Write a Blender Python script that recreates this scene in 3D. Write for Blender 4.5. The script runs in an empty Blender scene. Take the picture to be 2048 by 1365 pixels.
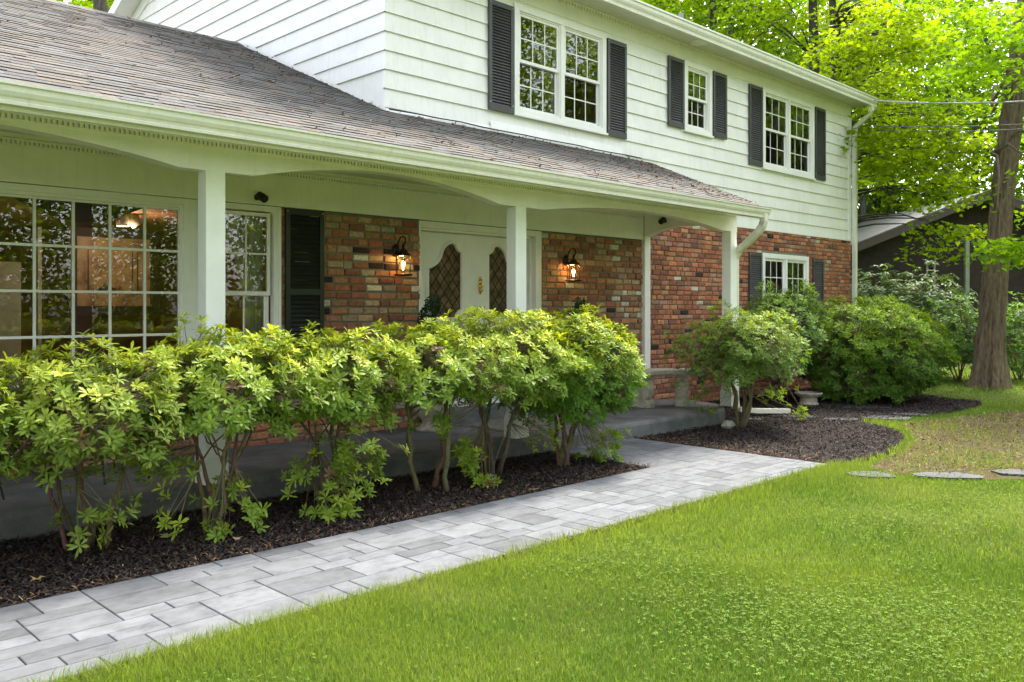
import bpy, math, random
import numpy as np
from mathutils import Vector
from mathutils.geometry import tessellate_polygon

rng = np.random.default_rng(7)
random.seed(7)
R = math.radians
SC = bpy.context.scene

# ------------------------------------------------------------------ camera, sky, sun, exposure
EYE = 1.55
F = 1734.0
cam_d = bpy.data.cameras.new('camera')
cam = bpy.data.objects.new('camera', cam_d)
SC.collection.objects.link(cam)
cam.location = (0, 0, EYE)
cam.rotation_euler = (R(90), 0, -math.atan2(.7031, .7111))
cam_d.sensor_width = 36
cam_d.lens = F / 2048 * 36
cam_d.shift_y = -66.5 / 2048
cam_d.clip_end = 1500
SC.camera = cam

SUN_EL, SUN_AZ = 54.0, 70.0          # azimuth measured from +Y towards +X
sun_v = Vector((math.sin(R(SUN_AZ)) * math.cos(R(SUN_EL)), math.cos(R(SUN_AZ)) * math.cos(R(SUN_EL)), math.sin(R(SUN_EL))))
w = bpy.data.worlds.new('World'); SC.world = w; w.use_nodes = True
wn = w.node_tree
sky = wn.nodes.new('ShaderNodeTexSky'); sky.sky_type = 'NISHITA'; sky.sun_disc = False
sky.sun_elevation = R(SUN_EL); sky.sun_rotation = R(SUN_AZ)
sky.air_density = 1.0; sky.dust_density = 2.5; sky.ozone_density = 1.0
hs_ = wn.nodes.new('ShaderNodeHueSaturation'); hs_.inputs['Saturation'].default_value = .36   # thin bright cloud over the blue
wn.nodes['Background'].inputs['Strength'].default_value = 0.15
wn.links.new(sky.outputs['Color'], hs_.inputs['Color']); wn.links.new(hs_.outputs['Color'], wn.nodes['Background'].inputs['Color'])
sl = bpy.data.lights.new('sun', 'SUN'); sl.energy = 1.75; sl.angle = R(12); sl.color = (1, .93, .80)
so = bpy.data.objects.new('sun', sl); SC.collection.objects.link(so)
so.rotation_euler = sun_v.to_track_quat('Z', 'Y').to_euler()
so.location = (0, 0, 30)
SC.view_settings.view_transform = 'Standard'; SC.view_settings.look = 'None'
SC.view_settings.exposure = 2.38; SC.view_settings.gamma = 1
SC.cycles.use_denoising = True
SC.cycles.max_bounces = 8; SC.cycles.transparent_max_bounces = 12
SC.cycles.sample_clamp_indirect = 6

# ------------------------------------------------------------------ helpers
def ray(u, v):
    r = (u - 1024) / F
    return (.7111 * r + .7031, -.7031 * r + .7111, (616 - v) / F)
def atY(u, v, Y):
    a, b, c = ray(u, v); t = Y / b
    return (a * t, Y, EYE + c * t)
def atX(u, v, X):
    a, b, c = ray(u, v); t = X / a
    return (X, b * t, EYE + c * t)
def atZ(u, v, z=0.0):
    a, b, c = ray(u, v); t = (z - EYE) / c
    return (a * t, b * t, z)
def atT(u, v, t):
    a, b, c = ray(u, v)
    return (a * t, b * t, EYE + c * t)

def link(o, parent=None):
    SC.collection.objects.link(o)
    if parent is not None: o.parent = parent
    return o
def tag(o, label=None, cat=None, group=None, kind=None):
    if label: o['label'] = label
    if cat: o['category'] = cat
    if group: o['group'] = group
    if kind: o['kind'] = kind
    return o
def empty(name, loc=(0, 0, 0), rz=0):
    o = bpy.data.objects.new(name, None); o.location = loc; o.rotation_euler = (0, 0, rz)
    o.empty_display_size = .2
    return link(o)

def mesh_np(name, V, faces, cols, mat, parent=None, smooth=False):
    """V (n,3); faces: list of (m,k) int arrays; cols: list of (m,3) arrays or None"""
    me = bpy.data.meshes.new(name)
    V = np.asarray(V, dtype=np.float32)
    me.vertices.add(len(V)); me.vertices.foreach_set('co', V.ravel())
    tot = sum(f.shape[0] for f in faces)
    lt = np.concatenate([np.full(f.shape[0], f.shape[1], dtype=np.int32) for f in faces])
    li = np.concatenate([f.ravel() for f in faces]).astype(np.int32)
    ls = np.zeros(tot, dtype=np.int32); ls[1:] = np.cumsum(lt)[:-1]
    me.loops.add(len(li)); me.loops.foreach_set('vertex_index', li)
    me.polygons.add(tot); me.polygons.foreach_set('loop_start', ls)
    me.polygons.foreach_set('loop_total', lt)
    if smooth: me.polygons.foreach_set('use_smooth', np.ones(tot, dtype=bool))
    if cols is not None:
        C = np.concatenate(cols); C4 = np.ones((tot, 4), dtype=np.float32); C4[:, :3] = C
        a = me.attributes.new('Col', 'FLOAT_COLOR', 'FACE'); a.data.foreach_set('color', C4.ravel())
    me.update(calc_edges=True); me.validate()
    me.materials.append(mat)
    o = bpy.data.objects.new(name, me)
    return link(o, parent)

class MB:
    def __init__(s): s.v = []; s.f = []; s.c = []; s.n = 0
    def add(s, V, Fs, col=(.8, .8, .8)):
        s.v.append(np.asarray(V, dtype=np.float32).reshape(-1, 3))
        for f in Fs: s.f.append(tuple(i + s.n for i in f)); s.c.append(col)
        s.n += len(s.v[-1])
        return s
    def box(s, x0, x1, y0, y1, z0, z1, col=(.8, .8, .8)):
        V = [(x0,y0,z0),(x1,y0,z0),(x1,y1,z0),(x0,y1,z0),(x0,y0,z1),(x1,y0,z1),(x1,y1,z1),(x0,y1,z1)]
        return s.add(V, [(0,3,2,1),(4,5,6,7),(0,1,5,4),(1,2,6,5),(2,3,7,6),(3,0,4,7)], col)
    def quad(s, a, b, c, d, col=(.8, .8, .8)): return s.add([a, b, c, d], [(0,1,2,3)], col)
    def prism(s, pts, axis, a0, a1, col=(.8, .8, .8)):
        """pts 2D polygon, extruded along axis (0:x,1:y,2:z) from a0 to a1"""
        n = len(pts)
        def mk(p, a):
            if axis == 0: return (a, p[0], p[1])
            if axis == 1: return (p[0], a, p[1])
            return (p[0], p[1], a)
        V = [mk(p, a0) for p in pts] + [mk(p, a1) for p in pts]
        Fs = [(i, (i+1) % n, n + (i+1) % n, n + i) for i in range(n)]
        tri = tessellate_polygon([[Vector((p[0], p[1], 0)) for p in pts]])
        for t in tri: Fs.append(tuple(t)); Fs.append(tuple(n + k for k in reversed(t)))
        return s.add(V, Fs, col)
    def tube(s, P, rad, k=8, col=(.8, .8, .8), cap=True):
        P = [Vector(p) for p in P]; n = len(P)
        if not hasattr(rad, '__len__'): rad = [rad] * n
        V = []; up = Vector((0, 0, 1)); prev = None
        for i in range(n):
            d = (P[min(i+1, n-1)] - P[max(i-1, 0)]).normalized()
            a = prev if prev is not None else (up if abs(d.z) < .9 else Vector((1, 0, 0)))
            x = (a - d * a.dot(d))
            if x.length < 1e-5: x = Vector((1, 0, 0)) - d * d.x
            x.normalize(); y = d.cross(x); prev = x
            for j in range(k):
                t = 2 * math.pi * j / k
                V.append(P[i] + (x * math.cos(t) + y * math.sin(t)) * rad[i])
        Fs = []
        for i in range(n-1):
            for j in range(k):
                a = i*k + j; b = i*k + (j+1) % k
                Fs.append((a, b, b + k, a + k))
        if cap: Fs.append(tuple(range(k-1, -1, -1))); Fs.append(tuple(range((n-1)*k, n*k)))
        return s.add([tuple(v) for v in V], Fs, col)
    def lathe(s, prof, c=(0, 0, 0), k=24, col=(.8, .8, .8)):
        V = []; n = len(prof)
        for r, z in prof:
            for j in range(k):
                t = 2*math.pi*j/k; V.append((c[0] + r*math.cos(t), c[1] + r*math.sin(t), c[2] + z))
        Fs = []
        for i in range(n-1):
            for j in range(k):
                a = i*k+j; b = i*k+(j+1) % k; Fs.append((a, b, b+k, a+k))
        Fs.append(tuple(range(k-1, -1, -1))); Fs.append(tuple(range((n-1)*k, n*k)))
        return s.add(V, Fs, col)
    def build(s, name, mat, parent=None, smooth=False, bevel=0):
        me = bpy.data.meshes.new(name)
        V = np.concatenate(s.v) if s.v else np.zeros((0, 3))
        me.from_pydata(V.tolist(), [], s.f)
        a = me.attributes.new('Col', 'FLOAT_COLOR', 'FACE')
        C4 = np.ones((len(s.f), 4), dtype=np.float32)
        if s.c: C4[:, :3] = np.array(s.c, dtype=np.float32)
        a.data.foreach_set('color', C4.ravel())
        if smooth: me.polygons.foreach_set('use_smooth', np.ones(len(s.f), dtype=bool))
        me.update(); me.materials.append(mat)
        o = bpy.data.objects.new(name, me); link(o, parent)
        if bevel:
            b = o.modifiers.new('bevel', 'BEVEL'); b.width = bevel; b.segments = 2; b.limit_method = 'ANGLE'
        return o

# ------------------------------------------------------------------ materials
def newmat(name):
    m = bpy.data.materials.new(name); m.use_nodes = True
    nt = m.node_tree; b = nt.nodes['Principled BSDF']
    return m, nt, b
def N(nt, t, **k):
    n = nt.nodes.new(t)
    for a, v in k.items(): setattr(n, a, v)
    return n
def noise(nt, scale, detail=4, rough=.6, vec=None, dist=0):
    n = N(nt, 'ShaderNodeTexNoise'); n.inputs['Scale'].default_value = scale
    n.inputs['Detail'].default_value = detail; n.inputs['Roughness'].default_value = rough
    n.inputs['Distortion'].default_value = dist
    if vec is not None: nt.links.new(vec, n.inputs['Vector'])
    return n
def objco(nt, scale=(1, 1, 1)):
    tc = N(nt, 'ShaderNodeTexCoord')
    if scale == (1, 1, 1): return tc.outputs['Object']
    mp = N(nt, 'ShaderNodeMapping'); mp.inputs['Scale'].default_value = scale
    nt.links.new(tc.outputs['Object'], mp.inputs['Vector']); return mp.outputs['Vector']
def ramp(nt, fac, stops):
    r = N(nt, 'ShaderNodeValToRGB'); e = r.color_ramp.elements
    while len(e) < len(stops): e.new(.5)
    for i, (p, c) in enumerate(stops):
        e[i].position = p; e[i].color = (*c, 1) if len(c) == 3 else c
    nt.links.new(fac, r.inputs['Fac']); return r.outputs['Color']
def mixc(nt, fac, a, b, mode='MIX'):
    m = N(nt, 'ShaderNodeMix', data_type='RGBA', blend_type=mode)
    for inp, v in ((m.inputs['Factor'], fac), (m.inputs['A'], a), (m.inputs['B'], b)):
        if hasattr(v, 'is_output') or isinstance(v, bpy.types.NodeSocket): nt.links.new(v, inp)
        elif isinstance(v, (int, float)): inp.default_value = v
        else: inp.default_value = (*v, 1)
    return m.outputs['Result']
def bump(nt, b, h, dist=.005, strength=1.0):
    bp = N(nt, 'ShaderNodeBump'); bp.inputs['Distance'].default_value = dist; bp.inputs['Strength'].default_value = strength
    nt.links.new(h, bp.inputs['Height']); nt.links.new(bp.outputs['Normal'], b.inputs['Normal'])

def plain(name, col, rough=.5, var=.12, nscale=6, bdist=0, bscale=60, metal=0, spec=.5):
    m, nt, b = newmat(name)
    v = objco(nt); n = noise(nt, nscale, 5, .65, v)
    dk = tuple(c * (1 - var * 2) for c in col); lt = tuple(min(1, c * (1 + var)) for c in col)
    nt.links.new(ramp(nt, n.outputs['Fac'], [(.3, dk), (.55, col), (.75, lt)]), b.inputs['Base Color'])
    b.inputs['Roughness'].default_value = rough; b.inputs['Metallic'].default_value = metal
    b.inputs['Specular IOR Level'].default_value = spec
    if bdist:
        n2 = noise(nt, bscale, 4, .6, v); bump(nt, b, n2.outputs['Fac'], bdist)
    return m
def attr_mat(name, rough=.7, var=.25, nscale=30, bdist=0, bscale=80, vec_scale=(1, 1, 1), spec=.3):
    m, nt, b = newmat(name)
    a = N(nt, 'ShaderNodeAttribute', attribute_name='Col'); v = objco(nt, vec_scale)
    n = noise(nt, nscale, 6, .7, v)
    k = ramp(nt, n.outputs['Fac'], [(.25, (1 - var*1.6,)*3), (.5, (1, 1, 1)), (.75, (1 + var,)*3)])
    nt.links.new(mixc(nt, 1.0, a.outputs['Color'], k, 'MULTIPLY'), b.inputs['Base Color'])
    b.inputs['Roughness'].default_value = rough; b.inputs['Specular IOR Level'].default_value = spec
    if bdist:
        n2 = noise(nt, bscale, 5, .7, v); bump(nt, b, n2.outputs['Fac'], bdist)
    return m
def leaf_mat(name, trans=.45, rough=.4, yellow=(1.25, 1.15, .4), spec=.4):
    m, nt, b = newmat(name)
    a = N(nt, 'ShaderNodeAttribute', attribute_name='Col')
    nt.links.new(a.outputs['Color'], b.inputs['Base Color'])
    b.inputs['Roughness'].default_value = rough; b.inputs['Specular IOR Level'].default_value = spec
    t = N(nt, 'ShaderNodeBsdfTranslucent')
    nt.links.new(mixc(nt, 1.0, a.outputs['Color'], yellow, 'MULTIPLY'), t.inputs['Color'])
    mx = N(nt, 'ShaderNodeMixShader'); mx.inputs[0].default_value = trans
    nt.links.new(b.outputs[0], mx.inputs[1]); nt.links.new(t.outputs[0], mx.inputs[2])
    nt.links.new(mx.outputs[0], nt.nodes['Material Output'].inputs['Surface'])
    return m

M = {}
def white_paint(name, col, streak=.25, rough=.45):
    m, nt, b = newmat(name)
    v = objco(nt); n = noise(nt, 2.2, 6, .7, v)
    vs = objco(nt, (14, 14, .9)); n2 = noise(nt, 1.6, 5, .7, vs)
    c1 = ramp(nt, n.outputs['Fac'], [(.3, tuple(c*.9 for c in col)), (.6, col)])
    f = ramp(nt, n2.outputs['Fac'], [(.52, (0, 0, 0)), (.8, (streak,)*3)])
    nt.links.new(mixc(nt, f, c1, (.33, .34, .27)), b.inputs['Base Color'])
    b.inputs['Roughness'].default_value = rough
    n3 = noise(nt, 90, 3, .6, objco(nt, (.15, 1, 1))); bump(nt, b, n3.outputs['Fac'], .0012)
    return m
M['siding'] = white_paint('siding_paint', (.83, .815, .80), .3)
M['trim'] = white_paint('trim_paint', (.83, .815, .80), .15)
M['post'] = white_paint('post_paint', (.80, .81, .80), .08)
M['gutter'] = white_paint('gutter_paint', (.72, .71, .62), .4, .35)
M['ceiling'] = plain('ceiling_paint', (.66, .66, .58), .6, .05)
M['shutter_grey'] = plain('shutter_grey', (.052, .05, .055), .5, .15, 4)
M['shutter_black'] = plain('shutter_black', (.012, .017, .016), .35, .2, 4)
M['black_metal'] = plain('black_metal', (.015, .014, .013), .4, .3, 20, metal=.3)
M['bronze'] = plain('aged_bronze', (.03, .02, .013), .45, .4, 30, metal=.5)
M['brass'] = plain('brass', (.7, .48, .16), .25, .2, 40, metal=1)
M['brick'] = attr_mat('brick', .9, .38, 26, .006, 110)
M['paver'] = attr_mat('paver', .85, .3, 6.0, .002, 160, (1, 1.5, 1))
M['shingle'] = attr_mat('shingle', .9, .3, 60, .003, 200)
M['wood_bark'] = attr_mat('bark', .95, .6, 5, .07, 5, (6, 6, .8))
M['twig_bark'] = attr_mat('shrub_bark', .85, .4, 30, .004, 60)
M['rock'] = plain('grey_rock', (.3, .29, .26), .9, .3, 9, .02, 20)
M['stone'] = plain('cast_stone', (.42, .38, .31), .85, .22, 14, .004, 90)
M['flag'] = plain('flagstone', (.05, .054, .062), .8, .2, 6, .004, 50)
M['leaf'] = leaf_mat('shrub_leaf', .4, .5, (1.2, 1.15, .4), .2)
M['rhodo'] = leaf_mat('rhododendron_leaf', .2, .45, (1.2, 1.1, .4), .1)
M['maple'] = leaf_mat('maple_leaf', .6, .6, (1.35, 1.25, .3), .1)
M['topiary'] = leaf_mat('topiary_leaf', .05, .5)
M['grassleaf'] = leaf_mat('grass_blade', .4, .6, (1.1, 1.15, .4), .05)
M['debris'] = attr_mat('litter', .9, .2, 40)

m, nt, b = newmat('mortar'); v = objco(nt)
n = noise(nt, 25, 6, .7, v)
nt.links.new(ramp(nt, n.outputs['Fac'], [(.3, (.13, .125, .095)), (.7, (.25, .235, .18))]), b.inputs['Base Color'])
b.inputs['Roughness'].default_value = .95; bump(nt, b, n.outputs['Fac'], .006); M['mortar'] = m

m, nt, b = newmat('slab_concrete'); v = objco(nt)
n = noise(nt, 3, 6, .7, v); n2 = noise(nt, 220, 3, .8, v)
c = ramp(nt, n.outputs['Fac'], [(.3, (.055, .056, .06)), (.5, (.10, .10, .105)), (.7, (.16, .16, .165))])
c = mixc(nt, ramp(nt, n2.outputs['Fac'], [(.6, (0, 0, 0)), (.75, (.35, .35, .35))]), c, (.3, .3, .3))
nt.links.new(c, b.inputs['Base Color']); b.inputs['Roughness'].default_value = .7
bump(nt, b, n2.outputs['Fac'], .003); M['slab'] = m

m, nt, b = newmat('mulch_soil'); v = objco(nt)
n = noise(nt, 45, 8, .75, v, 1.0)
nt.links.new(ramp(nt, n.outputs['Fac'], [(.35, (.006, .005, .005)), (.6, (.03, .022, .02)), (.75, (.07, .045, .035))]), b.inputs['Base Color'])
b.inputs['Roughness'].default_value = .95; b.inputs['Specular IOR Level'].default_value = .1
bump(nt, b, n.outputs['Fac'], .03); M['mulch'] = m

m, nt, b = newmat('lawn_soil'); v = objco(nt)
n = noise(nt, .55, 5, .6, v); n2 = noise(nt, 26, 6, .75, v)
g = ramp(nt, n2.outputs['Fac'], [(.3, (.045, .07, .012)), (.6, (.11, .16, .025)), (.8, (.16, .2, .045))])
d = ramp(nt, n2.outputs['Fac'], [(.3, (.05, .035, .018)), (.65, (.14, .1, .05)), (.8, (.12, .13, .04))])
nt.links.new(mixc(nt, ramp(nt, n.outputs['Fac'], [(.5, (0, 0, 0)), (.7, (.8, .8, .8))]), g, d), b.inputs['Base Color'])
b.inputs['Roughness'].default_value = .95; b.inputs['Specular IOR Level'].default_value = .1
bump(nt, b, n2.outputs['Fac'], .03); M['lawn'] = m

def glass(name, refl=.9, tint=(.93, .95, .93), ior=1.75, rough=0.0, wob=.0):
    m, nt, b = newmat(name); nt.nodes.remove(b)
    tr = N(nt, 'ShaderNodeBsdfTransparent'); tr.inputs['Color'].default_value = (*tint, 1)
    gl = N(nt, 'ShaderNodeBsdfGlossy'); gl.inputs['Roughness'].default_value = rough
    gl.inputs['Color'].default_value = (refl, refl, refl, 1)
    fr = N(nt, 'ShaderNodeFresnel'); fr.inputs['IOR'].default_value = ior
    mx = N(nt, 'ShaderNodeMixShader')
    if wob:
        n = noise(nt, 3.0, 2, .5, objco(nt)); bp = N(nt, 'ShaderNodeBump')
        bp.inputs['Distance'].default_value = wob; nt.links.new(n.outputs['Fac'], bp.inputs['Height'])
        nt.links.new(bp.outputs['Normal'], gl.inputs['Normal'])
    nt.links.new(fr.outputs[0], mx.inputs[0]); nt.links.new(tr.outputs[0], mx.inputs[1]); nt.links.new(gl.outputs[0], mx.inputs[2])
    nt.links.new(mx.outputs[0], nt.nodes['Material Output'].inputs['Surface'])
    return m
M['glass'] = glass('window_glass', 1, (.86, .88, .85), 1.95, 0, .0)
M['screen'] = glass('screened_glass', .45, (.35, .35, .35), 1.6)
M['lampglass'] = glass('lantern_glass', .7, (.97, .95, .9), 1.15)

def emis(name, col, s):
    m, nt, b = newmat(name); b.inputs['Base Color'].default_value = (*col, 1)
    b.inputs['Emission Color'].default_value = (*col, 1); b.inputs['Emission Strength'].default_value = s
    return m
M['bulb'] = emis('lit_bulb', (1, .62, .25), 2.5)
M['spot'] = emis('lit_spot', (1, .6, .3), 1.2)

# leaded textured door glass
m, nt, b = newmat('leaded_glass'); v = objco(nt)
sp = N(nt, 'ShaderNodeSeparateXYZ'); nt.links.new(v, sp.inputs[0])
def mth(op, a, bb=None):
    n = N(nt, 'ShaderNodeMath', operation=op)
    for i, x in enumerate((a, bb)):
        if x is None: continue
        if isinstance(x, (int, float)): n.inputs[i].default_value = x
        else: nt.links.new(x, n.inputs[i])
    return n.outputs[0]
def lines(sx, sz):
    s = mth('ADD', mth('MULTIPLY', sp.outputs['X'], sx), mth('MULTIPLY', sp.outputs['Z'], sz))
    return mth('LESS_THAN', mth('ABSOLUTE', mth('SUBTRACT', mth('FRACT', s), .5)), .06)
ln = mth('MAXIMUM', lines(7.7, 6.06), lines(7.7, -6.06))
n = noise(nt, 60, 3, .6, v); n2 = noise(nt, 9, 3, .6, v)
gc = ramp(nt, n2.outputs['Fac'], [(.35, (.07, .05, .03)), (.55, (.15, .10, .06)), (.75, (.3, .19, .16))])
nt.links.new(mixc(nt, ln, gc, (.008, .008, .008)), b.inputs['Base Color'])
b.inputs['Roughness'].default_value = .35; b.inputs['Specular IOR Level'].default_value = .12
bump(nt, b, n.outputs['Fac'], .006); M['leaded'] = m

def wall_mat(name, col): return plain(name, col, .8, .08, 2)
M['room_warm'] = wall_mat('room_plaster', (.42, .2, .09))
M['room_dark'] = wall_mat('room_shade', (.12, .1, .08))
M['curtain'] = plain('sheer_curtain', (.5, .52, .46), .8, .1, 8)
M['drape'] = plain('plum_drape', (.04, .012, .02), .8, .2, 8)
M['brownwood'] = plain('dark_stained_boards', (.032, .020, .013), .75, .3, 6)
M['fascia_tan'] = plain('tan_fascia', (.3, .27, .2), .6, .1)
M['fascia_brown'] = plain('brown_fascia', (.07, .05, .04), .6, .1)
M['palelead'] = plain('pale_shingles', (.15, .145, .145), .8, .15, 20)
M['sagepaint'] = plain('sage_paint', (.26, .3, .2), .6, .1)
M['cable'] = plain('cable_jacket', (.08, .08, .09), .6, .1)
M['cable_pale'] = plain('cable_bare', (.3, .31, .33), .5, .1)
M['rug'] = plain('woven_mat', (.18, .16, .13), .95, .35, 22, .004, 160)

# ------------------------------------------------------------------ plan of the place
XC, XE = 5.74, 17.5          # main house left and right ends
YW = 7.80                    # front wall plane
YB = 16.3                    # back of the house
YP = 6.30                    # front face of posts and beam
SLAB = .207
ZS0 = 1.372 + EYE            # bottom of siding
PITCH = .2111
ZF = ZS0 + 12 * PITCH        # top of siding
ZSOF = 4.15 + EYE
SL = .4167

# ------------------------------------------------------------------ ground
PX0, PX1, PY0, PY1 = -2.0, 8.14, 3.83, 4.95
BX0, BY1 = 6.81, 6.30
def bed_curve():
    px = [(1657.6,934),(1700,930),(1738,923.6),(1779.7,909),(1802,893),(1808.7,878),(1800,867),(1779.7,859.4),(1745,851),(1717.6,847)]
    return [atZ(u, v)[:2] for u, v in px]
mg = MB()
mg.quad((-150, -150, 0), (250, -150, 0), (250, 250, 0), (-150, 250, 0))
tag(mg.build('lawn', M['lawn']), 'green lawn in front of the house', 'lawn', kind='structure')
# mulch bed: one sheet with a slightly mounded surface
far_bed = [atZ(u, v)[:2] for u, v in [(1717.6,847),(1760,843),(1830,836),(1900,828),(1966,812),(1960,804),(1903,800)]]
poly1 = [(PX0, PY1), (BX0, PY1), (BX0, 6.6), (PX0, 6.6)]
poly2 = [(PX1, 6.9), (PX1, PY0 + .0)] + bed_curve()[0:] + far_bed[1:] + [(17.4, 7.9), (8.14, 7.9)]
def inpoly(x, y, poly):
    x = np.asarray(x); y = np.asarray(y); ins = np.zeros(x.shape, bool); n = len(poly); j = n - 1
    for i in range(n):
        xi, yi = poly[i]; xj, yj = poly[j]
        c = ((yi > y) != (yj > y)) & (x < (xj - xi) * (y - yi) / (yj - yi + 1e-12) + xi)
        ins ^= c; j = i
    return ins
bed = MB()
for poly in (poly1, poly2):
    T = tessellate_polygon([[Vector((p[0], p[1], 0)) for p in poly]])
    for t in T: bed.add([(poly[i][0], poly[i][1], .014) for i in t], [(0, 1, 2)])
tag(bed.build('mulch_bed', M['mulch']), 'dark bark mulch planting bed', 'mulch bed', kind='structure')

m, nt, b = newmat('worn_earth'); v = objco(nt)
n = noise(nt, 3.0, 6, .7, v, .6); n2 = noise(nt, 34, 6, .75, v)
c = ramp(nt, n2.outputs['Fac'], [(.3, (.035, .024, .012)), (.55, (.10, .068, .038)), (.75, (.17, .125, .07))])
nt.links.new(mixc(nt, ramp(nt, n.outputs['Fac'], [(.48, (0, 0, 0)), (.64, (.85, .85, .85))]), c, (.085, .11, .022)), b.inputs['Base Color'])
b.inputs['Roughness'].default_value = .95; b.inputs['Specular IOR Level'].default_value = .1
bump(nt, b, n2.outputs['Fac'], .02); M['worn'] = m
wpx = [(1735,938),(1790,950),(1860,956),(1950,962),(2048,960),(2200,968),(2400,950),(2480,900),(2300,850),(2120,822),(2000,826),(1930,834),(1850,842),(1800,853),(1822,868),(1832,885),(1800,908),(1760,925)]
wpoly = [atZ(u_, v_)[:2] for u_, v_ in wpx]; wb = MB()
for t_ in tessellate_polygon([[Vector((p_[0], p_[1], 0)) for p_ in wpoly]]): wb.add([(wpoly[i][0], wpoly[i][1], .006) for i in t_], [(0, 1, 2)])
tag(wb.build('worn_ground', M['worn']), 'worn brown patch of thin lawn right of the mulch bed', 'bare ground', kind='structure')

def in_path(x, y):
    return ((x > PX0) & (x < PX1) & (y > PY0) & (y < PY1)) | ((x > BX0) & (x < PX1) & (y >= PY1) & (y < BY1))
def in_bed(x, y): return inpoly(x, y, poly1) | inpoly(x, y, poly2)

# bark chips, needles, leaves on the mulch (stuff)
def scatter(n, x0, x1, y0, y1, test):
    x = rng.uniform(x0, x1, n); y = rng.uniform(y0, y1, n); k = test(x, y)
    return x[k], y[k]
def chips(name, x, y, z, L, W, cols, label, cat, mat):
    n = len(x); a = rng.uniform(0, 2*np.pi, n); til = rng.normal(0, .35, n); l = L * rng.uniform(.4, 1.3, n); wd = W * rng.uniform(.5, 1.5, n)
    d = np.stack([np.cos(a)*np.cos(til), np.sin(a)*np.cos(til), np.sin(til)], 1)
    s = np.stack([-np.sin(a), np.cos(a), rng.normal(0, .4, n)], 1)
    c = np.stack([x, y, z + np.abs(np.sin(til))*l/2 + rng.uniform(0, .015, n)], 1)
    V = np.stack([c - d*l[:, None]/2 - s*wd[:, None]/2, c + d*l[:, None]/2 - s*wd[:, None]*.3, c + d*l[:, None]/2 + s*wd[:, None]*.3, c - d*l[:, None]/2 + s*wd[:, None]/2], 1).reshape(-1, 3)
    Fc = np.arange(n*4).reshape(n, 4)
    C = np.array(cols)[rng.integers(0, len(cols), n)] * rng.uniform(.6, 1.4, (n, 1))
    o = mesh_np(name, V, [Fc], [C], mat)
    return tag(o, label, cat, kind='stuff')
x1, y1_ = scatter(60000, .3, 6.9, 4.9, 6.5, lambda a, b: inpoly(a, b, poly1))
x2, y2_ = scatter(90000, 8.1, 18, 3.5, 7.9, lambda a, b: inpoly(a, b, poly2))
xx = np.concatenate([x1, x2]); yy = np.concatenate([y1_, y2_])
chips('bark_mulch', xx, yy, np.full(len(xx), .016), .034, .009,
      [(.014, .010, .009), (.024, .018, .017), (.038, .027, .023), (.05, .035, .028), (.07, .046, .035), (.017, .014, .017)],
      'dark shredded bark chips covering the planting beds', 'mulch', M['debris'])
k = rng.random(len(xx)) < .012
nx = xx[k]; ny = yy[k]
ex = rng.uniform(.3, 6.9, 900); ey = PY1 + rng.exponential(.09, 900)
ex2 = PX1 + rng.exponential(.15, 600); ey2 = rng.uniform(3.9, 6.2, 600)
chips('pine_needles', np.concatenate([nx, ex, ex2]), np.concatenate([ny, ey, ey2]), np.full(len(nx)+1500, .03), .03, .0035,
      [(.24, .12, .055), (.18, .085, .04), (.3, .2, .1)], 'rusty dry needles and seed litter on the mulch', 'needles', M['debris'])

# paved path
G = .125
def paver_layout():
    nx_ = int(round((PX1 - PX0) / G)); ny_ = int(math.ceil((BY1 - PY0) / G))
    occ = np.zeros((nx_, ny_), bool); out = []
    def ok(i, j): return 0 <= i < nx_ and 0 <= j < ny_ and (j < 9 or i >= nx_ - 11)
    sizes = [(3, 2), (3, 2), (2, 2), (2, 2), (4, 2), (2, 1), (3, 1), (1, 2), (3, 2), (2, 2)]
    for i in range(nx_):
        for j in range(ny_):
            if occ[i, j] or not ok(i, j): continue
            random.shuffle(sizes); done = False
            for (a, b_) in sizes + [(1, 1)]:
                if all(ok(i+p, j+q) and not occ[i+p, j+q] for p in range(a) for q in range(b_)):
                    lim = 9
                    if j < lim and j + b_ > lim and i < nx_ - 11: continue
                    for p in range(a):
                        for q in range(b_): occ[i+p, j+q] = True
                    out.append((i, j, a, b_)); break
    return out
pv = MB(); GY = (PY1 - PY0) / 9
for (i, j, a, b_) in paver_layout():
    g = .0022; x0 = PX0 + i*G + g; x1_ = PX0 + (i+a)*G - g; y0 = PY0 + j*GY + g; y1_ = min(PY0 + (j+b_)*GY - g, BY1)
    h = .03 + random.uniform(-.0012, .0012); t = random.uniform(.115, .155) if random.random() < .8 else random.uniform(.085, .115)
    col = (t*.95, t*.99, t*1.07); c = .004
    V = [(x0,y0,0),(x1_,y0,0),(x1_,y1_,0),(x0,y1_,0),(x0,y0,h-c),(x1_,y0,h-c),(x1_,y1_,h-c),(x0,y1_,h-c),(x0+c,y0+c,h),(x1_-c,y0+c,h),(x1_-c,y1_-c,h),(x0+c,y1_-c,h)]
    Fs = [(0,1,5,4),(1,2,6,5),(2,3,7,6),(3,0,4,7),(4,5,9,8),(5,6,10,9),(6,7,11,10),(7,4,8,11),(8,9,10,11)]
    pv.add(V, Fs, col)
pv.box(PX0, PX1 - .004, PY0 + .004, PY1 - .004, .0, .022, (.07, .065, .058)); pv.box(BX0 + .004, PX1 - .004, PY1 - .004, BY1 - .02, .0, .0215, (.07, .065, .058))
tag(pv.build('path', M['paver']), 'grey concrete paver walkway leading to the porch', 'path', kind='structure')

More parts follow.
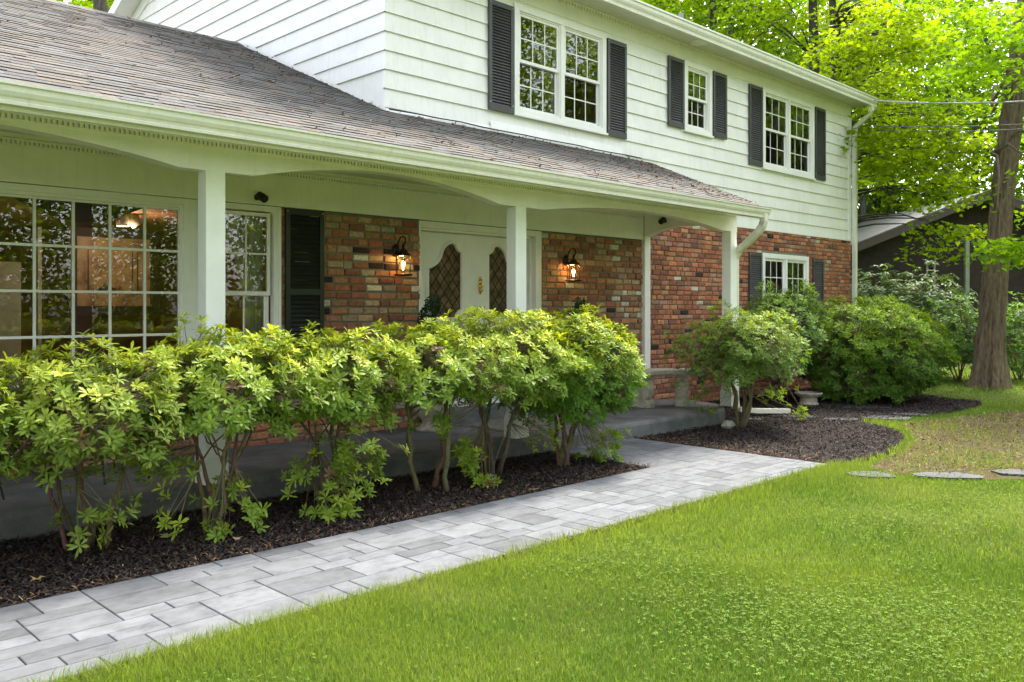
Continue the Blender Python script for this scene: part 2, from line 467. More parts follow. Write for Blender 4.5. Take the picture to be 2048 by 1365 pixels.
# ------------------------------------------------------------------ lawn grass and clover
def cam_t(x, y): return .7031*x + .7111*y
def cam_u(x, y): return 1024 + F*(.7111*x - .7031*y)/np.maximum(cam_t(x, y), .1)
def vnoise(x, y, s, seed=0):
    r = np.random.default_rng(seed); tot = np.zeros_like(x)
    for k in range(6):
        a = r.uniform(0, 2*np.pi); f = s * r.uniform(.6, 1.8); ph = r.uniform(0, 6.28)
        tot += np.sin(f*(x*np.cos(a) + y*np.sin(a)) + ph + 1.3*np.sin(.7*f*(x*np.sin(a) - y*np.cos(a)) + ph*2))
    return tot / 6
def lawn_pts(n, t0, t1):
    t = np.sqrt(rng.uniform(t0*t0, t1*t1, n)); u = np.where(rng.random(n) < .72, rng.uniform(-60, 2110, n), rng.uniform(-900, 3100, n)); r = (u-1024)/F
    x = t*(.7111*r+.7031); y = t*(-.7031*r+.7111)
    k = ~in_path(x, y) & ~in_bed(x, y) & (y < 7.6)
    v = 616 + F*EYE/t
    return x[k], y[k], t[k]
def bare(x, y):      # worn patch right of the mulch bed
    return np.where(inpoly(x, y, wpoly), np.clip(.80 + .8*vnoise(x, y, 3.0, 5), .35, .97), .0) + 0*bare0(x, y)
def bare0(x, y):
    u = cam_u(x, y); v = 616 + F*EYE/cam_t(x, y)
    return np.clip((u - 1640)/160, 0, 1) * np.clip((965 - v)/18, 0, 1) * np.clip(.95 + .9*vnoise(x, y, 4.2, 5), .45, 1)
SV = []; SF = []; SCc = []; base = 0
for (n, t0, t1, wd, hh) in [(190000, 3.3, 5.2, .0030, .036), (190000, 5.2, 8.5, .0042, .037), (140000, 8.5, 14, .008, .04), (90000, 14, 26, .016, .045)]:
    x, y, t = lawn_pts(n, t0, t1)
    keep = rng.random(len(x)) > bare(x, y) * .95
    x, y, t = x[keep], y[keep], t[keep]; n = len(x)
    # long grass fringe along the path and bed
    dpath = np.where((x < PX1 + .3), np.clip(PY0 - y, 0, 9), 9); fringe = np.exp(-(dpath/.28)**2)
    bc = np.array(bed_curve()); dbed = np.min(np.hypot(x[:, None]-bc[None, :, 0], y[:, None]-bc[None, :, 1]), 1)
    fringe = np.maximum(fringe, np.exp(-(dbed/.33)**2))
    h = hh * rng.uniform(.5, 1.25, n) * (1 + 1.2*fringe) * (1 + .35*vnoise(x, y, 3, 3)); a = rng.uniform(0, 2*np.pi, n)
    ln_ = rng.uniform(.15, .8, n); bx = np.cos(a)*h*ln_; by = np.sin(a)*h*ln_
    a2 = a + np.pi/2 + rng.normal(0, .6, n); wx = np.cos(a2)*wd*.5; wy = np.sin(a2)*wd*.5
    z = np.zeros(n)
    P0 = np.stack([x-wx, y-wy, z], 1); P1 = np.stack([x+wx, y+wy, z], 1)
    P2 = np.stack([x+wx*.8+bx*.35, y+wy*.8+by*.35, h*.6], 1); P3 = np.stack([x-wx*.8+bx*.35, y-wy*.8+by*.35, h*.6], 1)
    P4 = np.stack([x+bx, y+by, h], 1)
    V = np.stack([P0, P1, P2, P3, P4], 1).reshape(-1, 3)
    i0 = np.arange(n)*5 + base
    SV.append(V); SF.append((np.stack([i0, i0+1, i0+2, i0+3], 1), np.stack([i0+3, i0+2, i0+4], 1)))
    nz = vnoise(x, y, 2.2, 11); nz2 = vnoise(x, y, 7, 12)
    c0 = np.array([.098, .178, .034]); c1 = np.array([.225, .295, .055]); c2 = np.array([.27, .30, .09])
    m1 = np.clip(.45 + .7*nz + .2*nz2 + fringe*.7 + rng.normal(0, .18, n), 0, 1)[:, None]
    C = c0*(1-m1) + c1*m1
    pale = np.clip(1.6*vnoise(x, y, 1.1, 31) + .5*vnoise(x, y, 5, 32) - .25, 0, .8)[:, None]; C = C*(1-pale) + np.array([.29, .33, .12])*pale
    dry = (rng.random(n) < (.07 + .75*bare(x, y) + .12*np.clip(nz2, 0, 1)))[:, None]
    C = np.where(dry, (c2*(1 - .5*np.clip(bare(x, y), 0, 1)[:, None]) + np.array([.14, .09, .045])*.5*np.clip(bare(x, y), 0, 1)[:, None]*2)*rng.uniform(.7, 1.3, (n, 1)), C) * rng.uniform(.75, 1.2, (n, 1))
    SCc.append(C); base += n*5
mesh_o = mesh_np('grass', np.concatenate(SV), [np.concatenate([f[0] for f in SF]), np.concatenate([f[1] for f in SF])],
                 [np.concatenate(SCc), np.concatenate(SCc)], M['grassleaf'])
tag(mesh_o, 'short green grass blades of the lawn', 'grass', kind='stuff')

# clover leaflets
CV = []; CF = []; CC = []; base = 0
for (n, t0, t1, s) in [(24000, 3.3, 5.5, .0070), (26000, 5.5, 9, .0082), (12000, 9, 16, .012)]:
    x, y, t = lawn_pts(n, t0, t1)
    dens = np.clip(.20 + 1.6*vnoise(x, y, 2.2, 21), 0.02, 1)*(1 - .5*bare(x, y)) * (np.where(x < PX1+.2, np.clip((PY0-y)/.35, 0, 1), 1))
    keep = rng.random(len(x)) < dens; x, y = x[keep], y[keep]; n = len(x)
    z = rng.uniform(.022, .042, n); a0 = rng.uniform(0, 6.28, n); col = np.array([.125, .20, .032])*rng.uniform(.55, 1.5, (n, 1))
    s_ = s*rng.uniform(.7, 1.3, n)
    for q in range(3):
        a = a0 + q*2.094; ca, sa = np.cos(a), np.sin(a); tl = rng.normal(.1, .25, n)
        def pt(r_, w_, zz): return np.stack([x + s_*(ca*r_ - sa*w_), y + s_*(sa*r_ + ca*w_), z + s_*(tl*r_ + zz)], 1)
        V = np.stack([pt(0, 0, 0), pt(.75, .6, .1), pt(1.25, .35, 0), pt(1.25, -.35, 0), pt(.75, -.6, .1)], 1).reshape(-1, 3)
        CV.append(V); i0 = np.arange(n)*5 + base; CF.append(np.stack([i0, i0+4, i0+3, i0+2, i0+1], 1)); CC.append(col); base += n*5
o = mesh_np('clover', np.concatenate(CV), [np.concatenate(CF)], [np.concatenate(CC)], M['grassleaf'])
tag(o, 'patches of clover growing in the lawn', 'clover', kind='stuff')
# dead leaf litter on the worn patch
x, y, t = lawn_pts(110000, 8, 22); k = rng.random(len(x)) < bare(x, y)*.8
chips('dry_leaf_litter', x[k], y[k], np.full(k.sum(), .02), .035, .012, [(.15, .09, .045), (.2, .14, .07), (.10, .06, .035), (.17, .15, .07)],
      'brown dry leaf litter on the worn lawn patch', 'leaf litter', M['debris'])
# narrow soil edge between path and lawn
x = rng.uniform(.2, PX1, 5000); y = PY0 - rng.uniform(0, .045, 5000)
chips('path_edge_soil', x, y, np.full(5000, .012), .02, .008, [(.12, .07, .04), (.2, .13, .09), (.08, .05, .03)], 'crumbly soil along the outer edge of the walkway', 'soil', M['debris'])
# ------------------------------------------------------------------ main house
house = empty('house', (0, 0, 0))
tag(house, 'two-storey white clapboard and brick colonial house with a long front porch', 'house')
def rects_minus(x0, x1, z0, z1, holes):
    xs = sorted({x0, x1, *[min(max(h[i], x0), x1) for h in holes for i in (0, 1)]})
    zs = sorted({z0, z1, *[min(max(h[i], z0), z1) for h in holes for i in (2, 3)]})
    for a, b in zip(xs[:-1], xs[1:]):
        for c, d in zip(zs[:-1], zs[1:]):
            mx, mz = (a+b)/2, (c+d)/2
            if b-a < 1e-5 or d-c < 1e-5: continue
            if any(h[0] < mx < h[1] and h[2] < mz < h[3] for h in holes): continue
            yield a, b, c, d
def E1(z): return z + EYE
# window openings (x0,x1,z0,z1) in the front wall
W_UP1 = (7.72, 9.54, E1(2.43), E1(3.86))
W_UP2 = (11.479, 12.263, E1(2.765), E1(3.89))
W_UP3 = (13.90, 15.84, E1(2.45), E1(3.905))
W_LOW = (13.89, 15.61, E1(-.52), E1(.97))
W_BIG = (.36, 3.56, E1(-.74), E1(1.0))
W_SIDE = (3.56, 4.432, E1(-.74), E1(1.0))
DOOR = (6.216, 8.246, SLAB, E1(1.0))
# backing shell with openings
sh = MB()
for r in rects_minus(XC, XE, ZS0, ZSOF, [W_UP1, W_UP2, W_UP3]): sh.quad((r[0], YW+.03, r[2]), (r[1], YW+.03, r[2]), (r[1], YW+.03, r[3]), (r[0], YW+.03, r[3]))
o = sh.build('wall_sheathing', M['trim'], house)
mo = MB()
for r in rects_minus(-4, 10.5, 0, E1(1.0), [W_BIG, W_SIDE, DOOR]): mo.quad((r[0], YW, r[2]), (r[1], YW, r[2]), (r[1], YW, r[3]), (r[0], YW, r[3]))
for r in rects_minus(10.5, XE, 0, ZS0 + .02, [W_LOW]): mo.quad((r[0], YW, r[2]), (r[1], YW, r[2]), (r[1], YW, r[3]), (r[0], YW, r[3]))
mo.quad((XE - .004, YW, 0), (XE - .004, YB, 0), (XE - .004, YB, ZS0), (XE - .004, YW, ZS0))
mo.build('mortar', M['mortar'], house)

PAL_R = [(.32,.115,.065),(.35,.13,.07),(.37,.155,.08),(.28,.10,.06),(.24,.09,.06),(.38,.18,.09),(.31,.14,.09),(.19,.08,.06),(.33,.12,.065),(.30,.16,.12)]
PAL_T = [(.33,.15,.075),(.36,.19,.095),(.30,.13,.07),(.25,.10,.06),(.34,.22,.13),(.28,.14,.08),(.36,.25,.15),(.31,.11,.06),(.21,.09,.06),(.33,.23,.15)]
def brick_wall(name, x0, x1, z0, z1, holes, course, bh, L, pal, dark, light, prot=.014):
    b = MB(); row = 0; z = z0
    while z < z1 - .01:
        zt = min(z + bh, z1); x = x0 - random.uniform(0, L)
        while x < x1:
            l = L * random.choice((1, 1, 1, 1, 1.04, .96, .9, .55)); a, c = max(x, x0), min(x + l, x1); x += l + (course - bh) * random.uniform(.8, 1.2)
            segs = [(a, c)]
            for h in holes:
                if h[2] - .01 < (z + zt)/2 < h[3] + .01:
                    ns = []
                    for s in segs:
                        if s[1] <= h[0] or s[0] >= h[1]: ns.append(s)
                        else:
                            if s[0] < h[0] - .03: ns.append((s[0], h[0] - .002))
                            if s[1] > h[1] + .03: ns.append((h[1] + .002, s[1]))
                    segs = ns
            for (a, c) in segs:
                if c - a < .03: continue
                rr = random.random()
                if rr < dark: col = (.035, .022, .02)
                elif rr < dark + light: col = random.choice([(.42, .38, .3), (.36, .31, .22), (.48, .42, .36)])
                else: col = random.choice(pal)
                k = random.uniform(.95, 1.4); col = tuple(min(.6, q*k) for q in col)
                y = YW - prot * random.uniform(.7, 1.4); j = lambda s=.0045: random.uniform(-s, s)
                e = .009
                zz0, zz1 = z + j(), zt + j()
                V = [(a, YW, zz0), (c, YW, zz0), (c, YW, zz1), (a, YW, zz1),
                     (a+j(), y+.005, zz0), (c+j(), y+.005, zz0+j()), (c+j(), y+.005, zz1), (a+j(), y+.005, zz1+j()),
                     (a+e+j(), y+j(.001), zz0+e), (c-e+j(), y+j(.001), zz0+e+j()), (c-e, y, zz1-e+j()), (a+e, y, zz1-e)]
                b.add(V, [(0,1,5,4),(1,2,6,5),(2,3,7,6),(3,0,4,7),(4,5,9,8),(5,6,10,9),(6,7,11,10),(7,4,8,11),(8,9,10,11)], col)
        z += course; row += 1
    return b
brick_wall('brick_wall', .2, 10.41, .02, E1(1.004), [(W_BIG[0]-.02, W_BIG[1]+.02, W_BIG[2]-.05, 9), (W_SIDE[0]-.02, W_SIDE[1], W_SIDE[2]-.05, 9), (DOOR[0], DOOR[1], 0, 9)], .0815, .061, .185, PAL_T, .03, .07, .02).build('brick_wall', M['brick'], house)
brick_wall('brick_wall', 10.545, XE - .01, .02, ZS0 - .005, [(W_LOW[0]-.01, W_LOW[1]+.01, W_LOW[2]-.04, W_LOW[3]+.01)], .0752, .061, .19, PAL_R, .02, .015, .017).build('brick_wall', M['brick'], house)

# siding, front
sd = MB()
def lap(mbx, x0, x1, za, zb, holes, fn):
    for r in rects_minus(x0, x1, za, zb, holes):
        # interpolate protrusion: bottom of course stands out
        pa = .024 - .020*(r[2]-za)/(zb-za); pb = .024 - .020*(r[3]-za)/(zb-za)
        mbx.quad(fn(r[0], pa, r[2]), fn(r[1], pa, r[2]), fn(r[1], pb, r[3]), fn(r[0], pb, r[3]))
        if abs(r[2]-za) < 1e-4: mbx.quad(fn(r[0], 0, r[2]), fn(r[1], 0, r[2]), fn(r[1], pa, r[2]), fn(r[0], pa, r[2]))
UPH = [(W[0]-.002, W[1]+.002, W[2]-.002, W[3]+.002) for W in (W_UP1, W_UP2, W_UP3)]
for k in range(12):
    za, zb = ZS0 + k*PITCH, ZS0 + (k+1)*PITCH
    lap(sd, XC, XE, za, zb, UPH, lambda x, p, z: (x, YW - p, z))
sd.build('siding', M['siding'], house)
# gable side wall facing left
ZB = 4.15 + EYE
def roof_under(y): return ZB + .09 + SL*(y - 7.3) if y < 12.05 else ZB + .09 + SL*(12.05-7.3) - SL*(y - 12.05)
sg = MB()
for k in range(6, 27):
    za, zb = ZS0 + k*PITCH, ZS0 + (k+1)*PITCH
    # extent in y where the course lies under the roof
    def lim(z): return max(7.3 + (z - ZB - .09)/SL, YW), min(12.05 + (ZB + .09 + SL*4.75 - z)/SL, YB)
    a0, b0 = lim(za); a1, b1 = lim(zb)
    if b0 <= a0: break
    if b1 <= a1: a1 = b1 = (a0+b0)/2
    if a0 < YW + .001: a0 = a1 = YW if a1 < YW + .001 else a1
    sg.quad((XC-.024, b0, za), (XC-.024, a0, za), (XC-.004, a1, zb), (XC-.004, b1, zb))
    sg.quad((XC, b0, za), (XC, a0, za), (XC-.024, a0, za), (XC-.024, b0, za))
sg.build('siding', M['siding'], house)
cb = MB()
for k in range(0, 12):   # small metal siding corners
    za = ZS0 + k*PITCH
    cb.add([(XC-.028, YW-.028, za-.003), (XC+.03, YW-.026, za-.003), (XC+.03, YW-.008, za+PITCH*.98), (XC-.008, YW-.008, za+PITCH*.98), (XC-.026, YW+.03, za-.003), (XC-.008, YW+.03, za+PITCH*.98)],
           [(0, 1, 2, 3), (4, 0, 3, 5)])
cb.build('siding_corner', M['siding'], house)
# frieze board, dentils and soffit of the upper eave
fb = MB()
for r in rects_minus(XC - .02, XE, ZF, ZSOF - .005, []): fb.box(r[0], r[1], YW - .012, YW + .02, r[2], r[3])
fb.box(XE - .13, XE + .004, YW - .03, YW + .02, ZS0, ZF)             # right corner board
fb.build('frieze_board', M['trim'], house)
def dentils(name, x0, x1, y, zc, pitch, mat, h=.034, gap=.42):
    d = MB(); n = int((x1 - x0)/pitch)
    d.box(x0, x1, y - .022, y + .001, zc + h/2, zc + h/2 + .02)
    d.box(x0, x1, y - .014, y + .001, zc - h/2 - .012, zc - h/2)
    for i in range(n): d.box(x0 + i*pitch, x0 + (i+1-gap)*pitch, y - .02, y + .001, zc - h/2 + .0002, zc + h/2 - .0002)
    return d.build(name, mat, house)
dentils('dentil_moulding', XC, XE - .1, YW - .014, 4.105 + EYE, .062, M['trim'], .045, .42)
so_ = MB(); so_.box(XC - .3, XE + .25, 7.42, YW + .02, ZSOF, ZSOF + .02)
so_.box(XC - .3, XE + .25, 7.40, 7.425, ZSOF - .02, ZSOF + .17)
so_.box(XC - .3, XE + .25, 7.44, 7.447, ZSOF - .0015, ZSOF + .001, (.3, .3, .3))
so_.build('soffit', M['ceiling'], house)
lv = MB(); p = atY(1397, 90, 7.60)
lv.lathe([(.15, 0), (.15, -.012), (.12, -.018), (.10, -.014)], (p[0], 7.58, ZSOF), 28); lv.lathe([(.07, -.012), (.07, -.022), (.03, -.026)], (p[0], 7.58, ZSOF), 24)
lv.build('soffit_light', M['trim'], house)
def gutter(name, x0, x1, yf, zt, h, d, mat, droop=0):
    g = MB()
    prof = [(yf, zt), (yf, zt - .016), (yf + .014, zt - .02), (yf + .016, zt - h*.42), (yf + .028, zt - h*.60), (yf + .05, zt - h*.78), (yf + .038, zt - h*.86), (yf + .04, zt - h), (yf + d, zt - h), (yf + d, zt),
            (yf + d - .003, zt), (yf + d - .003, zt - h + .003), (yf + .05, zt - h + .003), (yf + .02, zt - .03), (yf + .012, zt)]
    n = len(prof); V = [(x0, a, b_) for a, b_ in prof] + [(x1, a, b_ - droop) for a, b_ in prof]
    Fs = [(i, (i+1) % n, n + (i+1) % n, n + i) for i in range(n)]
    tri = tessellate_polygon([[Vector((p[0], p[1], 0)) for p in prof]])
    g.add(V, Fs)
    g.add([(x1, a, b_ - droop) for a, b_ in prof[:10]], [tuple(range(10))]); g.add([(x0, a, b_) for a, b_ in prof[:10]], [tuple(range(9, -1, -1))])
    return g.build(name, mat, house)
gutter('gutter', XC - .35, 17.75, 7.32, 4.262 + EYE, .165, .10, M['gutter'])
gutter('gutter', -3, 10.62, 5.80, 1.372 + EYE, .13, .10, M['gutter'], .045)
# shingled roofs
def roof_shingles(name, x0, x1, ya, za, yb, zb, expo=.118, tab=.24):
    """slope from eave (ya,za) up to ridge (yb,zb)"""
    b = MB(); L = math.hypot(yb-ya, zb-za); dy, dz = (yb-ya)/L, (zb-za)/L; ny, nz = -dz, dy
    if yb < ya: ny, nz = dz*1, -dy
    n = int(L/expo) + 1
    for i in range(n):
        s0 = i*expo; s1 = min(s0 + expo + .02, L); x = x0 - random.uniform(0, tab)
        while x < x1:
            wd = tab*random.uniform(.55, 1.25); a, c = max(x, x0), min(x+wd, x1); x += wd
            if c - a < .01: continue
            th = .006 if random.random() < .5 else .010; th += random.uniform(0, .001); s0j = s0 + random.uniform(-.006, .004)
            k = random.uniform(.72, 1.15); warm = random.uniform(-.012, .014)
            col = ((.118 + warm)*k, .108*k, (.100 - warm)*k)
            def P(x_, s, t): return (x_, ya + dy*s + ny*t, za + dz*s + nz*t)
            b.add([P(a, s0j, 0), P(c, s0j, 0), P(c, s0j, th), P(a, s0j, th), P(c, s1, .002), P(a, s1, .002), P(a, s0j+.0, -.004), P(c, s0j, -.004)],
                  [(3, 2, 4, 5), (1, 7, 4, 2), (6, 0, 3, 5)], col)
            b.c += [(.07, .065, .06)]; b.f.append((b.n-8, b.n-7, b.n-6, b.n-5))  # tab front edge darkened: shadow line between courses put into the colour
    b.quad((x0, ya, za-.004), (x1, ya, za-.004), (x1, yb, zb-.004), (x0, yb, zb-.004), (.06, .055, .055))
    return b.build(name, M['shingle'], house)
YR, ZR = 11.1, 3.616 + EYE
zr0 = 1.345 + EYE; yr0 = 5.875
zwall = 2.215 + EYE
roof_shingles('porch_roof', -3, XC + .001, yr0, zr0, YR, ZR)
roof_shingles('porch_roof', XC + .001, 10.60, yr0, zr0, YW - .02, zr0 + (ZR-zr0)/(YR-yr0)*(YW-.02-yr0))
bk = MB(); bk.quad((-3, YR, ZR-.01), (XC, YR, ZR-.01), (XC, 16.3, ZR-2.2), (-3, 16.3, ZR-2.2), (.12, .11, .11)); bk.build('wing_roof', M['shingle'], house)
rg = MB()
x = -3
while x < XC:
    k = random.uniform(.7, 1.2); rg.add([(x, YR-.14, ZR-.05), (x+.24, YR-.14, ZR-.054), (x+.24, YR, ZR+.02), (x, YR, ZR+.026), (x+.24, YR+.14, ZR-.054), (x, YR+.14, ZR-.05)], [(0,1,2,3),(3,2,4,5),(0,3,5)], (.16*k, .14*k, .13*k)); x += .2
rg.build('ridge_cap', M['shingle'], house)
# big roof above (front slope mostly out of sight)
br = MB(); RZ = 4.27 + EYE; RY = 12.05; RZT = RZ + SL*(RY-7.36)
for sgn in (0, 1):
    ye = 7.36 if sgn == 0 else 2*RY - 7.36
    br.quad((XC-.32, ye, RZ), (17.75, ye, RZ), (17.75, RY, RZT), (XC-.32, RY, RZT), (.1, .09, .09))
    br.quad((XC-.32, ye, RZ-.04), (17.75, ye, RZ-.04), (17.75, RY, RZT-.04), (XC-.32, RY, RZT-.04), (.1, .09, .09))
br.build('roof', M['shingle'], house)
for xx_ in (XC-.33, 17.74):
    rk = MB()
    for sgn in (0, 1):
        ye = 7.36 if sgn == 0 else 2*RY - 7.36
        V = [(xx_, ye, RZ-.17), (xx_+.025, ye, RZ-.17), (xx_+.025, ye, RZ+.012), (xx_, ye, RZ+.012), (xx_, RY, RZT-.17), (xx_+.025, RY, RZT-.17), (xx_+.025, RY, RZT+.012), (xx_, RY, RZT+.012)]
        rk.add(V, [(0,1,2,3),(4,7,6,5),(0,4,5,1),(1,5,6,2),(2,6,7,3),(3,7,4,0)])
        # rake soffit
        xi = XC if xx_ < 10 else XE
        rk.quad((min(xx_, xi), ye, RZ-.15), (max(xx_, xi), ye, RZ-.15), (max(xx_, xi), RY, RZT-.15), (min(xx_, xi), RY, RZT-.15))
        if xx_ < 10:   # trim board on the wall under the rake
            rk.add([(XC-.035, ye, RZ-.34), (XC-.035, ye, RZ-.155), (XC-.035, RY, RZT-.155), (XC-.035, RY, RZT-.34), (XC-.002, ye, RZ-.34), (XC-.002, RY, RZT-.34)], [(0,1,2,3),(0,3,5,4)])
    rk.build('rake_trim', M['trim'], house)
fr = MB()   # right end wall and back wall
fr.quad((XE, YW, ZS0), (XE, YB, ZS0), (XE, YB, ZSOF), (XE, YW, ZSOF)); fr.add([(XE, YW, ZSOF), (XE, YB, ZSOF), (XE, RY, RZT-.1)], [(0,1,2)])
fr.quad((XC, YB, 0), (XE, YB, 0), (XE, YB, ZSOF), (XC, YB, ZSOF)); fr.quad((-3, 14.8, 0), (XC, 14.8, 0), (XC, 14.8, 2.9), (-3, 14.8, 2.9))
fr.quad((XC, YW+.03, ZS0), (XC, YB, ZS0), (XC, YB, ZSOF), (XC, YW+.03, ZSOF))
fr.build('end_wall', M['siding'], house)
# flashing where porch roof meets the wall
fl = MB()
sr = (ZR-zr0)/(YR-yr0)
zf = lambda y: zr0 + sr*(y-yr0)
fl.add([(XC-.03, YR, zf(YR)), (XC-.03, YW-.05, zf(YW-.05)), (XC-.03, YW-.05, zf(YW-.05)+.05), (XC-.03, YR, zf(YR)+.05)], [(0,1,2,3)])
zz = zf(YW-.03)
fl.add([(XC-.03, YW-.05, zz-.01), (9.97, YW-.05, zz-.005), (9.90, YW-.035, zz+.135), (XC-.03, YW-.035, zz+.03)], [(0,1,2,3)])
fl.add([(7.3, YW-.06, zz-.002), (9.97, YW-.06, zz-.002), (9.88, YW-.034, zz+.14), (7.3, YW-.034, zz+.14)], [(0,1,2,3)])
fl.build('flashing', M['trim'], house)
ft = MB(); P = [(XC + i*.35, YW-.075 - random.uniform(0, .02), zz + .022 + random.uniform(-.008, .012)) for i in range(14)]
ft.tube(P, .008, 5); ft.build('roof_cable', M['black_metal'], house)
# porch end wall above the beam (faces right, away)
eg = MB(); eg.add([(10.575, YP, E1(1.29)), (10.575, YW, E1(1.29)), (10.575, YW, zf(YW)-.02), (10.575, YP, zf(YP)-.02)], [(0,1,2,3)]); eg.build('porch_gable', M['siding'], house)
pf = MB(); pf.box(-3, 10.60, 5.905, 5.93, E1(1.20), E1(1.33)); pf.build('fascia', M['trim'], house)

# porch: ceiling, soffit, frieze board, beam, posts
pc = MB(); pc.box(-3, 10.58, 5.925, YP + .01, E1(1.298), E1(1.315)); pc.box(-3, 10.575, YP + .14, YW, E1(1.40), E1(1.415)); pc.build('porch_ceiling', M['ceiling'], house)
ff = MB(); ff.box(-3, 10.41, YW - .045, YW - .001, E1(1.007), E1(1.40)); ff.box(-3, 10.41, YW - .062, YW - .045, E1(1.365), E1(1.40))
ff.build('frieze_board', M['trim'], house)
dentils('dentil_moulding', .6, 10.38, YW - .046, E1(1.327), .034, M['trim'], .026, .4)
def arch_z(x):
    z0 = 1.042
    for a, b_, r in ((-.4, 2.751, .155), (3.384, 6.045, .165), (6.74, 10.2, .122)):
        if a < x < b_: return E1(z0 + r*math.sin(math.pi*(x-a)/(b_-a))**.85)
    return E1(z0)
bm = MB(); xs = np.concatenate([np.arange(-3, 10.58, .06), [10.58]])
for a, b_ in zip(xs[:-1], xs[1:]):
    za, zb = arch_z(a), arch_z(b_); zt = E1(1.30)
    bm.quad((a, YP, za), (b_, YP, zb), (b_, YP, zt), (a, YP, zt)); bm.quad((a, YP+.14, za), (a, YP+.14, zt+.1), (b_, YP+.14, zt+.1), (b_, YP+.14, zb))
    bm.quad((a, YP, za), (a, YP+.14, za), (b_, YP+.14, zb), (b_, YP, zb))
bm.quad((10.58, YP, E1(1.042)), (10.58, YP+.14, E1(1.042)), (10.58, YP+.14, E1(1.30)), (10.58, YP, E1(1.30)))
def arch_y(y): return E1(1.045 + .13*math.sin(math.pi*max(0, min(1, (y-6.46)/(7.74-6.46))))**.8)
ys = np.linspace(YP+.14, YW - .045, 24)
for a, b_ in zip(ys[:-1], ys[1:]):
    for xx_ in (10.42, 10.577): bm.quad((xx_, a, arch_y(a)), (xx_, b_, arch_y(b_)), (xx_, b_, E1(1.40)), (xx_, a, E1(1.40)))
    bm.quad((10.42, a, arch_y(a)), (10.577, a, arch_y(a)), (10.577, b_, arch_y(b_)), (10.42, b_, arch_y(b_)))
bm.build('porch_beam', M['trim'], house)
dentils('dentil_moulding', .6, 10.56, YP - .001, E1(1.245), .034, M['trim'], .027, .4)
for px in (2.97, 6.286, 10.42):
    p = MB(); w_ = .157; d_ = .14
    p.box(px, px + w_, YP + .002, YP + d_, SLAB + .27, arch_z(px) + .003)
    o = p.build('porch_post', M['post'], house, bevel=.004)
    q = MB(); q.box(px-.018, px+w_+.018, YP-.016, YP+d_+.018, SLAB, SLAB+.20); 
    q.add([(px-.018, YP-.016, SLAB+.2), (px+w_+.018, YP-.016, SLAB+.2), (px+w_+.018, YP+d_+.018, SLAB+.2), (px-.018, YP+d_+.018, SLAB+.2),
           (px-.002, YP, SLAB+.272), (px+w_+.002, YP, SLAB+.272), (px+w_+.002, YP+d_+.002, SLAB+.272), (px-.002, YP+d_+.002, SLAB+.272)], [(0,1,5,4),(1,2,6,5),(2,3,7,6),(3,0,4,7),(4,5,6,7)])
    q.build('plinth', M['post'], o, bevel=.003)
p = MB(); p.box(10.405, 10.54, YW - .07, YW - .001, .02, E1(1.05)); p.build('corner_trim', M['trim'], house)

# porch slab with rounded front edge and curved end
def slab_outline(inset):
    pts = [(-3, 6.42 + inset)]
    for X_ in np.arange(-2, 9.4, .5): pts.append((X_, (6.40 - .022*max(X_, 0)) + inset))
    cx, cy = 9.75, 6.95; rad = .78 - inset
    for a in np.linspace(-88, -8, 9): pts.append((cx + rad*1.22*math.cos(R(a)), cy + rad*math.sin(R(a))))
    pts.append((cx + rad*1.22, 7.2)); pts += [(10.6, 7.4), (10.35, 7.79), (-3, 7.79)]
    return pts
sb = MB(); rings = [(0, 0), (0, SLAB-.045), (.012, SLAB-.015), (.04, SLAB)]
outs = [slab_outline(i) for i, z in rings]; n = len(outs[0])
V = [(p[0], min(p[1], 7.79), z) for (i, z), ol in zip(rings, outs) for p in ol]
Fs = []
for r_ in range(3):
    for i in range(n-1): Fs.append((r_*n+i, r_*n+i+1, (r_+1)*n+i+1, (r_+1)*n+i))
sb.add(V, Fs)
T = tessellate_polygon([[Vector((p[0], min(p[1], 7.79), 0)) for p in outs[3]]])
sb.add([(p[0], min(p[1], 7.79), SLAB) for p in outs[3]], [tuple(t) for t in T])
tag(sb.build('porch_slab', M['slab']), 'dark grey speckled concrete porch floor slab', 'porch slab', kind='structure')

# ---- windows
def ring(b, x0, x1, z0, z1, w_, ya, yb, wb=None, wt=None):
    wb = w_ if wb is None else wb; wt = w_ if wt is None else wt
    b.box(x0, x0+w_, ya, yb, z0, z1); b.box(x1-w_, x1, ya, yb, z0, z1)
    b.box(x0+w_, x1-w_, ya, yb, z0, z0+wb); b.box(x0+w_, x1-w_, ya, yb, z1-wt, z1)
def sash(parent, x0, x1, z0, z1, y, nc, nr, glassm, st=.035, mun=.011, name='sash'):
    b = MB(); ring(b, x0, x1, z0, z1, st, y, y+.03, st*1.15)
    gx0, gx1, gz0, gz1 = x0+st, x1-st, z0+st*1.15, z1-st
    for i in range(1, nc): xm = gx0+(gx1-gx0)*i/nc; b.box(xm-mun/2-.002, xm+mun/2+.002, y+.008, y+.022, gz0, gz1)
    for i in range(1, nr): zm = gz0+(gz1-gz0)*i/nr; b.box(gx0, gx1, y+.0095, y+.0205, zm-mun/2-.002, zm+mun/2+.002)
    b.build(name, M['trim'], parent)
    g = MB(); g.quad((gx0, y+.012, gz0), (gx1, y+.012, gz0), (gx1, y+.012, gz1), (gx0, y+.012, gz1)); g.build('pane', glassm, parent)
